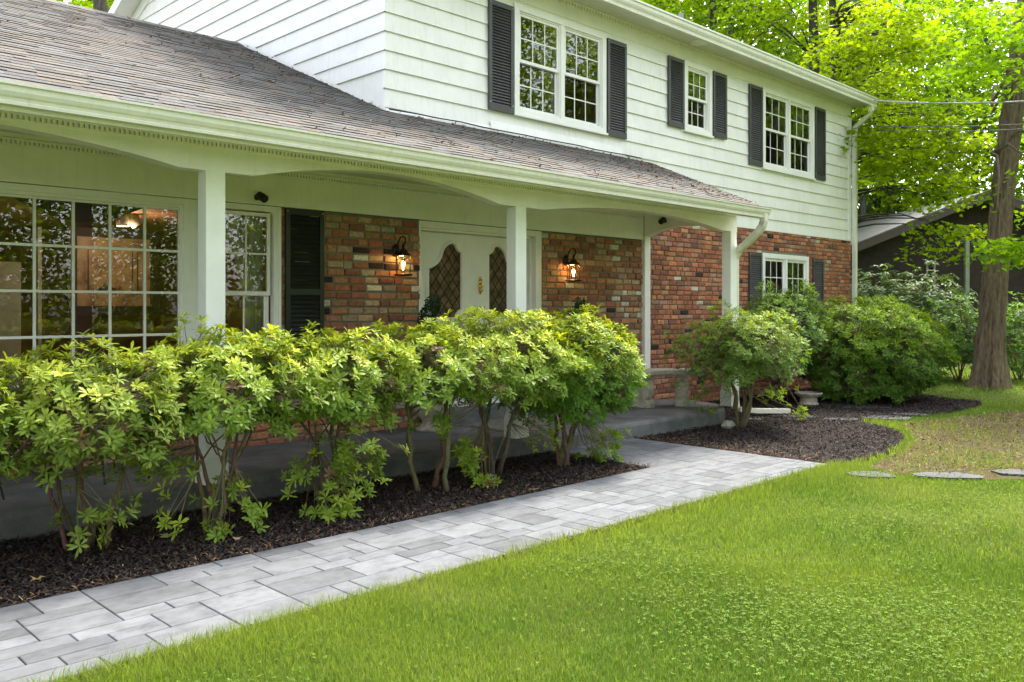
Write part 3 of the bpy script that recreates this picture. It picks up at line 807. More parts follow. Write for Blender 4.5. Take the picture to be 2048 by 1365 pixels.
def dh_window(W, cols=3, rows=2, units=1, y=YW, cas=.085, screens=(), proud=.045, name='window', mull=.07, curtain=False):
    x0, x1, z0, z1 = W; b = MB()
    ring(b, x0, x1, z0+.03, z1, cas, y-proud, y+.03, .06)
    b.box(x0-.02, x1+.02, y-proud-.02, y+.02, z0, z0+.03)
    ux = (x1-x0-2*cas-(units-1)*mull)/units
    for i in range(1, units): xm = x0+cas+i*ux+(i-1)*mull; b.box(xm, xm+mull, y-proud+.004, y+.03, z0+.09, z1-cas)
    o = b.build(name, M['trim'], house)
    for i in range(units):
        a = x0+cas+i*(ux+mull); c = a+ux; zl, zh = z0+.09, z1-cas; zm = (zl+zh)/2
        st = MB(); ring(st, a, c, zl, zh, .02, y-.025, y+.02); st.build('stop', M['trim'], o)
        sash(o, a+.02, c-.02, zm-.015, zh-.02, y-.012, cols, rows, M['glass'])
        sash(o, a+.02, c-.02, zl+.02, zm+.02, y+.022, cols, rows, M['screen'] if i in screens else M['glass'])
        for xx_ in (a, c): jb = MB(); jb.quad((xx_, y+.0, zl), (xx_, y+.35, zl), (xx_, y+.35, zh), (xx_, y+.0, zh)); jb.build('jamb', M['trim'], o)
    if curtain:
        for i in range(units):
            a = x0+cas+i*(ux+mull); c = a+ux
            for (s0, s1) in ((a, a+ux*.3), (c-ux*.3, c)):
                cu = MB(); nn = 16
                for q in range(nn):
                    xa, xb = s0+(s1-s0)*q/nn, s0+(s1-s0)*(q+1)/nn; ya, yb = y+.13+.02*math.sin(q*1.7), y+.13+.02*math.sin((q+1)*1.7)
                    cu.quad((xa, ya, z0+.1), (xb, yb, z0+.1), (xb, yb, z1-.1), (xa, ya, z1-.1))
                cu.build('curtain', M['curtain'], o)
    return o
dh_window(W_UP1, 3, 2, 2, screens=(1,))
o = dh_window(W_UP2, 3, 2, 1, screens=(0,), curtain=True)
dh_window(W_UP3, 3, 2, 2, screens=(0, 1))
dh_window(W_LOW, 3, 2, 2, cas=.08)
# big picture window: 4.265 etc columns of panes
x0, x1, z0, z1 = W_BIG; b = MB()
b.box(x0, x1+.0, YW-.04, YW+.03, z1-.055, z1); b.box(x1-.115, x1+.0, YW-.04, YW+.03, z0, z1-.055); b.box(x0, x0+.1, YW-.04, YW+.03, z0, z1-.055); b.box(x0, x1, YW-.04, YW+.03, z0, z0+.06)
ring(b, x0+.1, x1-.115, z0+.06, z1-.055, .03, YW-.025, YW+.03)
bigw = b.build('picture_window', M['trim'], house)
b = MB(); gx = [3.404 - .2985*i for i in range(0, 11)]; gz0, gz1 = E1(-.62), E1(.893)
ring(b, gx[-1]-.02, gx[0]+.022, gz0-.03, gz1+.02, .02, YW-.012, YW+.02)
for g_ in gx[1:-1]: b.box(g_-.011, g_+.011, YW-.008, YW+.014, gz0-.01, gz1)
for i in range(1, 4): zm = gz0+(gz1-gz0)*i/4; b.box(gx[-1], gx[0]+.002, YW-.0065, YW+.0125, zm-.011, zm+.011)
b.build('sash', M['trim'], bigw)
g = MB(); g.quad((gx[-1], YW+.004, gz0-.01), (gx[0]+.002, YW+.004, gz0-.01), (gx[0]+.002, YW+.004, gz1), (gx[-1], YW+.004, gz1)); g.build('pane', M['glass'], bigw)
# side double-hung window
b = MB(); x0, x1, z0, z1 = W_SIDE
b.box(x0+.002, x1, YW-.042, YW+.03, z1-.055, z1); b.box(x1-.075, x1, YW-.042, YW+.03, z0, z1-.055); b.box(x1-.03, x1+.0, YW-.055, YW-.042, z0, z1); b.box(x0+.002, x0+.045, YW-.042, YW+.03, z0, z1-.055)
b.box(x0, x1+.02, YW-.06, YW+.02, z0-.03, z0)
sw = b.build('window', M['trim'], house)
zm = E1(.13)
for nm in (0,):
    sash(sw, 3.60, 4.33, zm-.01, E1(.93), YW-.02, 3, 2, M['glass'], .034, .012)
    sash(sw, 3.60, 4.33, z0, zm+.035, YW+.014, 3, 2, M['glass'], .05, .012)
cu = MB(); nn = 20
for q in range(nn):        # tied-back sheer curtain
    for k_ in range(12):
        def cp(q_, kk):
            zz_ = z1 - .08 - kk*.115; f = 1 - .55*math.sin(min(kk/8.0, 1)*math.pi/2)
            return (4.33 - (.50*f)*(1-q_/nn), YW + .12 + .02*math.sin(q_*1.9), zz_)
        cu.quad(cp(q, k_), cp(q+1, k_), cp(q+1, k_+1), cp(q, k_+1))
cu.build('curtain', M['curtain'], sw, smooth=True)

# ---- rooms behind the glass
def room(x0, x1, y0, y1, z0, z1, mat, name='room'):
    b = MB(); b.quad((x0,y1,z0),(x1,y1,z0),(x1,y1,z1),(x0,y1,z1)); b.quad((x0,y0,z0),(x0,y1,z0),(x0,y1,z1),(x0,y0,z1)); b.quad((x1,y0,z0),(x1,y1,z0),(x1,y1,z1),(x1,y0,z1))
    b.quad((x0,y0,z0),(x1,y0,z0),(x1,y1,z0),(x0,y1,z0)); b.quad((x0,y0,z1),(x1,y0,z1),(x1,y1,z1),(x0,y1,z1)); return b.build(name, mat, house)
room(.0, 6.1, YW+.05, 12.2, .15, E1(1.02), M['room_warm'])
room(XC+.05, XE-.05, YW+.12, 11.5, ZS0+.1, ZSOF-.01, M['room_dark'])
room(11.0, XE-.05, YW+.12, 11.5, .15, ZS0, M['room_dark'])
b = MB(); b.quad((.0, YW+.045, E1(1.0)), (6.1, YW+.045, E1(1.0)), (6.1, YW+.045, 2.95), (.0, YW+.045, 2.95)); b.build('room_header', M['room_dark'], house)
# swagged plum drape inside the picture window
d = MB(); nn = 24
for q in range(nn):
    def dp(i, lo): 
        x_ = 2.05 + 1.15*i/nn; s = math.sin(math.pi*i/nn); return (x_, YW+.16+.015*math.sin(i*1.3), E1(.98 - (.05 + .19*s if lo else 0)))
    d.quad(dp(q, 1), dp(q+1, 1), dp(q+1, 0), dp(q, 0))
d.build('drape', M['drape'], bigw)

# double front door
YD = 7.97
df = MB(); x0, x1, z0, z1 = DOOR
dj = .03
df.box(x0, x0+dj, YW-.002, YD+.03, z0, z1); df.box(x1-.11, x1, YW-.01, YD+.03, z0, z1); df.box(x1-.15, x1-.11, YW+.06, YD+.03, z0, z1-.1); df.box(x0+dj, x1-.11, YW-.006, YD+.03, z1-.075, z1); df.box(x0+dj, x1-.15, YW+.05, YD+.03, z1-.1, z1-.075)
doorf = df.build('front_door', M['trim'], house)
st = MB(); st.box(x0, x1, YW-.15, YD+.05, SLAB, SLAB+.13); st.build('threshold', M['slab'], doorf)
PXL = [(197,620),(215,615),(250,598),(285,572),(315,535),(332,500),(342,462),(358,420),(380,390),(410,367),(440,355),(465,365),(476,385),(485,410),(500,432),(520,448),(537,456),
       (537,1042),(515,1052),(490,1085),(474,1130),(262,1130),(252,1098),(232,1068),(212,1050),(197,1044)]
pts = []
for a, c in PXL:
    X_, _, Z_ = atY(820 + a/5.25, 420 + c/5.25, YD); pts.append((X_, Z_))
xm = 7.228 + .01; zb_, zt_ = SLAB+.135, z1-.105
for side in (0, 1):
    lx0, lx1 = (x0+dj, xm-.003) if side == 0 else (xm+.003, 2*xm - x0 - dj)
    pp = pts if side == 0 else [(2*xm - a, c) for a, c in pts][::-1]
    outer = [(lx0, zb_), (lx1, zb_), (lx1, zt_), (lx0, zt_)]
    L3 = [[Vector((a, c, 0)) for a, c in outer], [Vector((a, c, 0)) for a, c in pp]]
    T = tessellate_polygon(L3); allp = outer + pp; lf = MB()
    lf.add([(a, YD, c) for a, c in allp], [tuple(t) for t in T])
    n = len(pp); lf.add([(a, YD, c) for a, c in pp] + [(a, YD+.03, c) for a, c in pp], [(i, (i+1) % n, n+(i+1) % n, n+i) for i in range(n)])
    leaf = lf.build('door_leaf', M['trim'], doorf)
    # raised moulding following the opening
    cx_ = sum(a for a, c in pp)/n; cz_ = sum(c for a, c in pp)/n
    def off(d_):
        o_ = []
        for i in range(n):
            a0, a1, a2 = Vector(pp[i-1]), Vector(pp[i]), Vector(pp[(i+1) % n]); t = (a2-a0).normalized(); nn_ = Vector((t.y, -t.x))
            if (a1 + nn_*.01 - Vector((cx_, cz_))).length < (a1 - Vector((cx_, cz_))).length: nn_ = -nn_
            o_.append(a1 + nn_*d_)
        return o_
    ml = MB(); rs = [(0, -.004), (.006, -.016), (.02, -.02), (.03, -.008), (.045, -.014), (.055, .001)]
    for (da, ya), (db, yb) in zip(rs[:-1], rs[1:]):
        A, B_ = off(da), off(db)
        ml.add([(p_.x, YD+ya, p_.y) for p_ in A] + [(p_.x, YD+yb, p_.y) for p_ in B_], [(i, (i+1) % n, n+(i+1) % n, n+i) for i in range(n)])
    # lower panel moulding
    for (a, c, d_, e) in [(lx0+.13, lx1-.13, zb_+.12, E1(-.42))]:
        ring(ml, a, c, d_, e, .03, YD-.012, YD+.001)
    ml.build('door_moulding', M['trim'], doorf)
    gl = MB(); T2 = tessellate_polygon([[Vector((a, c, 0)) for a, c in pp]]); gl.add([(a, YD+.018, c) for a, c in pp], [tuple(t) for t in T2]); gl.build('leaded_pane', M['leaded'], doorf)
# brass knocker
kx, _, kz = atY(820+735/5.25, 420+805/5.25, YD)
kn = MB(); kn.lathe([(.001, 0), (.03, .002), (.032, .012), (.02, .02), (.001, .022)], (0, 0, 0), 16)
kn = MB()
for (dx, dz, r_) in [(0, .10, .022), (0, .055, .03), (0, 0, .036), (0, -.055, .03), (-.018, .08, .012), (.018, .08, .012), (0, -.085, .016)]:
    kn.lathe([(r_*.98, 0), (r_, .006), (r_*.75, .014), (r_*.3, .018)], (kx+dx, dz, 0), 14)
V = kn.v; kn.v = [np.stack([v[:, 0], YD-.001 - v[:, 2], kz + v[:, 1]], 1) for v in V]
kn.tube([(kx + .026*math.cos(a), YD-.03, kz-.02 + .045*math.sin(a)) for a in np.linspace(R(150), R(390), 14)], .006, 6)
kn.build('door_knocker', M['brass'], doorf, smooth=True)
hd = MB(); hx = xm + .07; hd.lathe([(.03, 0), (.03, .008), (.01, .012), (.01, .04), (.028, .055), (.028, .07), (.01, .08)], (0, 0, 0), 14)
hd.v = [np.stack([hx + v[:, 0], YD - v[:, 2], E1(-.36) + v[:, 1]], 1) for v in hd.v]; hd.build('door_knob', M['brass'], doorf, smooth=True)
db_ = MB(); db_.box(x1-.07, x1-.045, YW-.022, YW-.0095, E1(-.12), E1(-.05)); db_.build('doorbell', M['black_metal'], doorf)

# shutters
def shutter(x0, x1, z0, z1, mat, y=YW-.02, rail=None, slat=.036):
    b = MB(); st = .05; ring(b, x0, x1, z0, z1, st, y-.03, y, .075, .06)
    zones = [(z0+.075, z1-.06)]
    if rail: b.box(x0+st, x1-st, y-.03, y, rail-.03, rail+.03); zones = [(z0+.075, rail-.03), (rail+.03, z1-.06)]
    b.box(x0+st, x1-st, y-.004, y, z0+.07, z1-.06)
    for (a, c) in zones:
        n = max(1, int((c-a)/slat)); s = (c-a)/n
        for i in range(n):
            zz_ = a + i*s
            b.add([(x0+st, y-.026, zz_+.004), (x1-st, y-.026, zz_+.004), (x1-st, y-.006, zz_+s*.95), (x0+st, y-.006, zz_+s*.95), (x0+st, y-.022, zz_-.001), (x1-st, y-.022, zz_-.001), (x1-st, y-.003, zz_+s*.8), (x0+st, y-.003, zz_+s*.8)],
                  [(0,1,2,3), (0,4,5,1), (4,7,6,5)])
    o = b.build('shutter', mat, house)
    for xx_ in (x0+.02, x1-.02):
        for zz_ in (z0+.1, z1-.03):
            sc = MB(); sc.lathe([(.006, 0), (.006, .003), (.002, .005)], (0, 0, 0), 8); sc.v[-1] = np.stack([xx_+sc.v[-1][:, 0], y-.03-sc.v[-1][:, 2], zz_+sc.v[-1][:, 1]], 1); sc.build('screw', M['trim'], o)
SG = M['shutter_grey']; yu = YW - .024
shutter(7.271, 7.695, E1(2.435), E1(3.79), SG, yu); shutter(9.565, 9.997, E1(2.435), E1(3.81), SG, yu)
shutter(11.04, 11.455, E1(2.80), E1(3.868), SG, yu); shutter(12.29, 12.70, E1(2.80), E1(3.868), SG, yu)
shutter(13.43, 13.875, E1(2.48), E1(3.868), SG, yu); shutter(15.865, 16.30, E1(2.48), E1(3.868), SG, yu)
shutter(13.44, 13.86, E1(-.56), E1(.965), SG, YW-.016); shutter(15.80, 16.24, E1(-.56), E1(.945), SG, YW-.016)
shutter(4.487, 4.93, E1(-.95), E1(1.0), M['shutter_black'], YW-.02, E1(.16), .045)

# downspouts
def rect_pipe(P, w_, d_, mat, name, parent=house, col=(.8,.8,.8)):
    b = MB(); P = [Vector(p) for p in P]; n = len(P); V = []
    for i in range(n):
        d = (P[min(i+1, n-1)] - P[max(i-1, 0)]).normalized()
        x = Vector((1, 0, 0)); 
        if abs(d.x) > .75: x = Vector((0, 1, 0))
        x = (x - d*x.dot(d)).normalized(); y = d.cross(x)
        V += [P[i] + x*w_/2*a + y*d_/2*c for a, c in ((-1,-1),(1,-1),(1,1),(-1,1))]
    Fs = [(i*4+j, i*4+(j+1) % 4, (i+1)*4+(j+1) % 4, (i+1)*4+j) for i in range(n-1) for j in range(4)] + [(3,2,1,0), tuple(range((n-1)*4, n*4))]
    b.add([tuple(v) for v in V], Fs); return b.build(name, mat, parent, bevel=.006)
ds = [(10.50, 5.86, E1(1.26))]
for i in range(12):     # ribbed elbow
    a = i/11; ds.append((10.50 + .02*math.sin(a*3), 5.86 + .04*a*a + .0, E1(1.19 - .10*a)))
rect_pipe([(10.52, 5.86, E1(1.25)), (10.52, 5.86, E1(1.16)), (10.52, 5.88, E1(1.10)), (10.52, 5.94, E1(1.02)), (10.56, 6.16, E1(.86)), (10.615, 6.30, E1(.79)), (10.622, 6.36, E1(.68)), (10.622, 6.36, .30), (10.63, 6.35, .16)], .09, .085, M['gutter'], 'downspout')
rb = MB()
for i in range(9):
    a = i/8; y_ = 5.865 + .075*a**1.5; z_ = E1(1.15 - .13*a)
    rb.box(10.475, 10.565, y_-.04, y_+.035, z_-.003, z_+.003)
rb.build('elbow_rib', M['gutter'], house)
rect_pipe([(10.66, 6.33, .15), (11.02, 6.26, .10), (11.72, 6.14, .05)], .09, .07, M['gutter'], 'downspout_leader')
rect_pipe([(17.56, 7.38, E1(4.12)), (17.56, 7.38, E1(4.02)), (17.56, 7.42, E1(3.93)), (17.545, 7.60, E1(3.78)), (17.54, 7.70, E1(3.70)), (17.54, 7.72, E1(3.55)), (17.54, 7.72, .25), (17.5, 7.6, .12), (17.2, 7.25, .05)], .10, .075, M['gutter'], 'downspout')
pp_ = atY(1661, 35, 9.0)
vp = MB(); q = atY(1362, 27, 9.0); vp.tube([(q[0], q[1], q[2]-1.2), (q[0], q[1], q[2])], .045, 12); vp.build('vent_pipe', M['cable_pale'], house)

# roof litter
rl = []; n = 9000
x = rng.uniform(-1, 10.4, n); s = rng.uniform(0, 1, n)**1.0
y = yr0 + s*(np.where(x < XC, YR, YW-.05) - yr0)
dens = np.where(x < XC, np.exp(-np.abs(x-XC)/.7)*.9 + .05, .10 + .5*np.clip((x-8.2)/2, 0, 1)) + .35*np.exp(-np.abs(y-YW)/.2)*(x > XC)
k = rng.random(n) < dens*np.clip(.7+.8*vnoise(x, y, 4, 3), .1, 1.2); x, y = x[k], y[k]
chips('roof_litter', x, y, zr0 + sr*(y-yr0) + .014, .04, .014, [(.26, .12, .05), (.22, .14, .07), (.16, .12, .05), (.28, .18, .1)], 'orange maple seeds and needles scattered on the porch roof', 'litter', M['debris'])
# ------------------------------------------------------------------ things on and around the porch
def lantern(loc, label):
    t = empty('wall_lantern', loc); tag(t, label, 'wall lantern', 'lit lanterns beside the front door')
    b = MB()   # wall plate and scroll arm (local: wall at y=+.15)
    b.lathe([(.001, 0), (.05, .0), (.05, .012), (.035, .02), (.02, .03)], (0, 0, 0), 14); b.v = [np.stack([v[:, 0], .135 - v[:, 2], v[:, 1]*1.5 + .27], 1) for v in b.v]
    b.tube([(0, .12, .27), (0, .11, .30), (0, .09, .36), (0, .05, .415), (0, .0, .425), (0, -.035, .40), (0, -.04, .36), (0, -.02, .335), (0, .0, .35)], .008, 6)
    b.tube([(0, .12, .25), (0, .06, .24), (0, .02, .28), (0, .0, .30)], .006, 6)
    b.build('bracket', M['bronze'], t, smooth=True)
    r = MB(); r.lathe([(.105, .205), (.095, .215), (.055, .245), (.04, .27), (.018, .285), (.012, .31), (.02, .32), (.008, .335)], (0, 0, 0), 6); r.build('cap', M['bronze'], t)
    f = MB(); f.lathe([(.05, -.02), (.10, -.012), (.115, .0), (.085, .012)], (0, 0, 0), 6)
    for k in range(6):
        a = 2*math.pi*k/6; f.tube([(.082*math.cos(a), .082*math.sin(a), .01), (.088*math.cos(a), .088*math.sin(a), .21)], .0045, 5)
        a2 = 2*math.pi*(k+1)/6; f.tube([(.086*math.cos(a), .086*math.sin(a), .16), (.08*math.cos((a+a2)/2), .08*math.sin((a+a2)/2), .18), (.086*math.cos(a2), .086*math.sin(a2), .16)], .003, 4)
    f.build('cage', M['bronze'], t)
    g = MB()
    for k in range(6):
        a, a2 = 2*math.pi*k/6, 2*math.pi*(k+1)/6; c, s, c2, s2 = math.cos(a), math.sin(a), math.cos(a2), math.sin(a2)
        g.quad((.079*c, .079*s, .012), (.079*c2, .079*s2, .012), (.085*c2, .085*s2, .208), (.085*c, .085*s, .208))
    g.build('lantern_glass', M['lampglass'], t)
    bb = MB(); bb.lathe([(.012, .05), (.014, .08), (.021, .105), (.023, .125), (.015, .145), (.002, .15)], (0, 0, 0), 14); bb.build('bulb', M['bulb'], t, smooth=True)
    ld = bpy.data.lights.new('lantern_light', 'POINT'); ld.energy = 1.1; ld.color = (1, .5, .16); ld.shadow_soft_size = .03
    lo = bpy.data.objects.new('lantern_light', ld); lo.location = (0, .03, .2); link(lo, t)
lantern((5.865, YW - .165, E1(.365)), 'lit bronze wall lantern on the tan brick between black shutter and front door')
lantern((8.70, YW - .165, E1(.365)), 'lit bronze wall lantern on the brick to the right of the front door')
def cam_unit(loc, rz, label, dy=1):
    t = empty('security_camera', loc, rz); tag(t, label, 'security camera', 'black security cameras on the porch')
    b = MB(); b.lathe([(.03, 0), (.03, .015), (.018, .03), (.012, .05)], (0, 0, 0), 14); b.v = [np.stack([v[:, 0], -v[:, 2], v[:, 1]], 1) for v in b.v]; b.build('mount', M['black_metal'], t)
    c = MB(); c.lathe([(.028, -.05), (.038, -.045), (.042, .0), (.04, .05), (.032, .058)], (0, 0, 0), 16)
    an = R(60); c.v = [np.stack([v[:, 0], -.07 - v[:, 2]*math.sin(an) + v[:, 1]*math.cos(an)*.0 - v[:, 1]*math.cos(an), -v[:, 2]*math.cos(an) + v[:, 1]*math.sin(an) + .0], 1) for v in c.v]
    c.build('housing', M['black_metal'], t, smooth=False)
cam_unit((4.165, YW - .046, E1(1.075)), R(20), 'small black security camera on the board above the sash window by the first post')
cam_unit((10.42, 7.38, E1(1.26)), R(-90), 'small black security camera under the right end beam of the porch')

# curved cast stone bench
bench = empty('garden_bench', (9.78, 6.98, SLAB), R(-26)); tag(bench, 'curved cast stone garden bench with scroll legs on the porch', 'bench')
def arc(r_, a): return (r_*math.sin(a), -r_*math.cos(a) + .62 - .35)
b = MB(); A = np.linspace(-.92, .92, 21); Rin, Rout = .46, .80; zb_, zt_ = .41, .50
V = []; prof = [(Rin+.03, zb_), (Rin, zb_+.035), (Rin, zt_-.012), (Rin+.012, zt_), (Rout-.012, zt_), (Rout, zt_-.012), (Rout, zb_+.04), (Rout-.035, zb_)]
for a in A:
    for r_, z_ in prof:
        x_, y_ = r_*math.sin(a), r_*math.cos(a); V.append((x_, y_ - .56, z_))
n = len(prof); Fs = [(i*n+j, (i+1)*n+j, (i+1)*n+(j+1) % n, i*n+(j+1) % n) for i in range(len(A)-1) for j in range(n)] + [tuple(range(n)), tuple(range((len(A)-1)*n+n-1, (len(A)-1)*n-1, -1))]
b.add(V, Fs); b.build('seat', M['stone'], bench)
for a in (-.5, .5):
    lg = MB(); pr = [(-.13, 0), (.14, 0), (.15, .05), (.12, .085), (.10, .10), (.125, .17), (.135, .25), (.12, .33), (.09, .38), (.12, .41), (-.12, .41), (-.10, .33), (-.11, .2), (-.10, .10), (-.13, .08), (-.145, .04)]
    lg.prism(pr, 0, -.085, .085)
    lg.prism([(.126, .15), (.139, .25), (.12, .34), (.115, .34), (.13, .25), (.12, .15)], 0, -.05, .05)
    lg.prism([(p_[0]*1.0 + .0, p_[1]) for p_ in [(-.06, .13), (.06, .13), (.075, .34), (-.06, .34)]], 0, -.09, .09)
    ca, sa = math.cos(a), math.sin(a)
    def tf(v):
        x_, y_, z_ = v[:, 0], -v[:, 1], v[:, 2]; r_ = .63
        cx_, cy_ = r_*sa, r_*ca - .56
        return np.stack([cx_ + x_*ca + y_*sa, cy_ - x_*sa + y_*ca, z_], 1)
    lg.v = [tf(v) for v in lg.v]; lg.build('leg', M['stone'], bench, bevel=.006)

# stone bowl in the right bed
bx, by = 12.97, 6.45
bowl = MB(); bowl.lathe([(.15, 0), (.155, .035), (.135, .045), (.13, .075), (.14, .085), (.125, .10), (.13, .12), (.17, .145), (.21, .185), (.215, .20), (.20, .205), (.17, .19), (.12, .16), (.0, .15)], (bx, by, .01), 32)
tag(bowl.build('stone_bowl', M['stone'], smooth=True), 'low round cast stone bowl on a foot standing in the dark mulch', 'stone bowl')
rk_ = MB()
def rock(c, s, seed):
    rr = random.Random(seed); V = []; nlat, nlon = 6, 9
    for i in range(nlat+1):
        th = math.pi*i/nlat
        for j in range(nlon):
            ph = 2*math.pi*j/nlon; k = 1 + rr.uniform(-.16, .16); V.append((c[0]+s[0]*k*math.sin(th)*math.cos(ph), c[1]+s[1]*k*math.sin(th)*math.sin(ph), c[2]+s[2]*k*math.cos(th)))
    Fs = [(i*nlon+j, (i+1)*nlon+j, (i+1)*nlon+(j+1) % nlon, i*nlon+(j+1) % nlon) for i in range(nlat) for j in range(nlon)]
    b = MB(); b.add(V, Fs); return b
p = atZ(1456, 858); tag(rock((p[0], p[1], .045), (.105, .08, .065), 3).build('rock', M['rock']), 'pale grey rock at the foot of the small shrub beside the porch', 'rock')
p = atZ(985, 958); tag(rock((p[0], p[1], .02), (.05, .045, .03), 8).build('rock', M['stone']), 'small tan stone in the mulch between walkway and hedge', 'rock')

# planters with clipped spiral topiaries
def leaves_np(P, D, U, L, W, droop=.25, fold=.25):
    n = len(P); S = np.cross(D, U); S /= np.linalg.norm(S, axis=1)[:, None] + 1e-9; U2 = np.cross(S, D)
    L = L[:, None]; W = W[:, None]
    def st(f, w_, s, up): return P + D*L*f + S*W*w_*s + U2*(L*(up - droop*f*f))
    V = np.stack([st(0, 0, 0, 0), st(.38, .34, -1, fold*.12), st(.38, 0, 0, 0), st(.38, .34, 1, fold*.12), st(.72, .5, -1, fold*.16), st(.72, 0, 0, 0), st(.72, .5, 1, fold*.16), st(1, 0, 0, 0)], 1).reshape(-1, 3)
    i = np.arange(n)[:, None]*8
    tri = np.concatenate([i + np.array([[0, 2, 1]]), i + np.array([[0, 3, 2]]), i + np.array([[4, 5, 7]]), i + np.array([[5, 6, 7]])])
    qd = np.concatenate([i + np.array([[1, 2, 5, 4]]), i + np.array([[2, 3, 6, 5]])])
    return V, tri, qd
def unit(a): return a/(np.linalg.norm(a, axis=-1, keepdims=True) + 1e-9)
def rosettes(C, A, nl, L, W, colf, elev=(.05, .6), droop=.25):
    """C centres, A axes"""
    n = len(C); C = np.repeat(C, nl, 0); A = np.repeat(A, nl, 0)
    t = unit(np.cross(A, rng.normal(size=A.shape))); b_ = np.cross(A, t)
    ph = np.tile(np.arange(nl)*2*np.pi/nl, n) + rng.normal(0, .18, n*nl)
    # shared frame per rosette
    t = np.repeat(t[::nl], nl, 0); b_ = np.repeat(b_[::nl], nl, 0)
    rad = t*np.cos(ph)[:, None] + b_*np.sin(ph)[:, None]; e = rng.uniform(elev[0], elev[1], n*nl)[:, None]
    D = unit(rad*np.cos(e) + A*np.sin(e)); U = unit(A*np.cos(e) - rad*np.sin(e) + rng.normal(0, .12, D.shape))
    l = L*rng.uniform(.65, 1.2, n*nl); w_ = W*rng.uniform(.75, 1.2, n*nl)
    V, tri, qd = leaves_np(C + A*rng.uniform(-.25, .12, (n*nl, 1))*L, D, U, l, w_, droop)
    col = np.repeat(colf, nl, 0)*rng.uniform(.78, 1.22, (n*nl, 1))
    return V, tri, qd, np.tile(col, (4, 1)), np.tile(col, (2, 1))
def topiary(x, y, label):
    t = empty('topiary', (x, y, SLAB)); tag(t, label, 'topiary', 'spiral topiaries in pots by the front door')
    ct = MB(); ct.tube([(0, 0, .3), (.01, 0, .8), (0, 0, 1.3)], .012, 6); ct.build('stem', M['twig_bark'], t)
    ct.c = []
    n = 5200; a = rng.uniform(0, 6*np.pi, n); f = a/(6*np.pi); hgt = .42 + f*1.0; rr = .125*(1-.45*f); ar = .085*(1-.55*f)
    cx_ = np.stack([ar*np.cos(a), ar*np.sin(a), hgt], 1); d = unit(rng.normal(size=(n, 3))); P = cx_ + d*rr[:, None]*np.array([1, 1, .95])*rng.uniform(.8, 1.1, (n, 1))
    D = unit(d + rng.normal(0, .5, d.shape)); V, tri, qd = leaves_np(P, D, unit(rng.normal(size=d.shape)), np.full(n, .026), np.full(n, .016), 0)
    col = np.array([.02, .045, .018])*rng.uniform(.5, 1.8, (n, 1)); mesh_np('foliage', V, [tri, qd], [np.tile(col, (4, 1)), np.tile(col, (2, 1))], M['topiary'], t)
def planter(x, y, label):
    b = MB(); b.lathe([(.15, 0), (.16, .03), (.12, .05), (.085, .09), (.09, .12), (.17, .19), (.20, .27), (.205, .33), (.225, .345), (.225, .37), (.19, .37), (.18, .33), (.0, .32)], (x, y, SLAB), 28)
    tag(b.build('planter_urn', M['stone'], smooth=True), label, 'urn', 'stone urns by the front door')
planter(6.02, 7.36, 'cast stone urn standing left of the front door behind the hedge'); planter(8.47, 7.36, 'cast stone urn standing right of the front door behind the hedge')
topiary(6.02, 7.36, 'dark green spiral topiary in the urn left of the front door'); topiary(8.47, 7.36, 'dark green spiral topiary in the urn right of the front door')
# fringed mat at the door
rgm = MB(); rgm.box(6.55, 7.95, 6.75, 7.45, SLAB + .001, SLAB + .012)
for i in range(70):
    y_ = 6.75 + i*.01; rgm.box(6.50, 6.55, y_+.001, y_+.005, SLAB+.001, SLAB+.006); rgm.box(7.95, 8.0, y_+.001, y_+.005, SLAB+.001, SLAB+.006)
tag(rgm.build('door_mat', M['rug']), 'brown fringed woven mat in front of the double doors', 'mat')
# wrought-iron porch chair at the left
def chair(x, y, rz, label):
    ch = empty('porch_chair', (x, y, SLAB), rz); tag(ch, label, 'chair', 'black iron chairs on the porch')
    s = MB(); s.lathe([(.20, .44), (.21, .45), (.20, .46), (.0, .46)], (0, 0, 0), 20); s.build('seat', M['black_metal'], ch)
    for sx in (-1, 1):
        for sy in (-1, 1):
            l = MB(); l.tube([(sx*.16, sy*.15, .44), (sx*.19, sy*.19, .22), (sx*.22, sy*.23, .0)], .008, 6); l.build('leg', M['black_metal'], ch)
    x_ = MB(); x_.tube([(-.2, -.2, .12), (.2, .2, .36)], .006, 5); x_.tube([(.2, -.2, .12), (-.2, .2, .36)], .006, 5); x_.build('stretcher', M['black_metal'], ch)
    bk_ = MB(); bk_.tube([(-.18, .17, .44), (-.19, .22, .7), (-.14, .25, .88), (0, .26, .93), (.14, .25, .88), (.19, .22, .7), (.18, .17, .44)], .009, 6)
    for k in (-.09, 0, .09): bk_.tube([(k, .17, .46), (k*1.3, .22, .68), (k, .25, .9)], .005, 5)
    bk_.build('backrest', M['black_metal'], ch)
chair(1.45, 6.95, R(200), 'black wrought iron chair at the left end of the porch below the picture window')
chair(2.35, 7.15, R(150), 'black wrought iron chair half hidden behind the second shrub below the picture window')

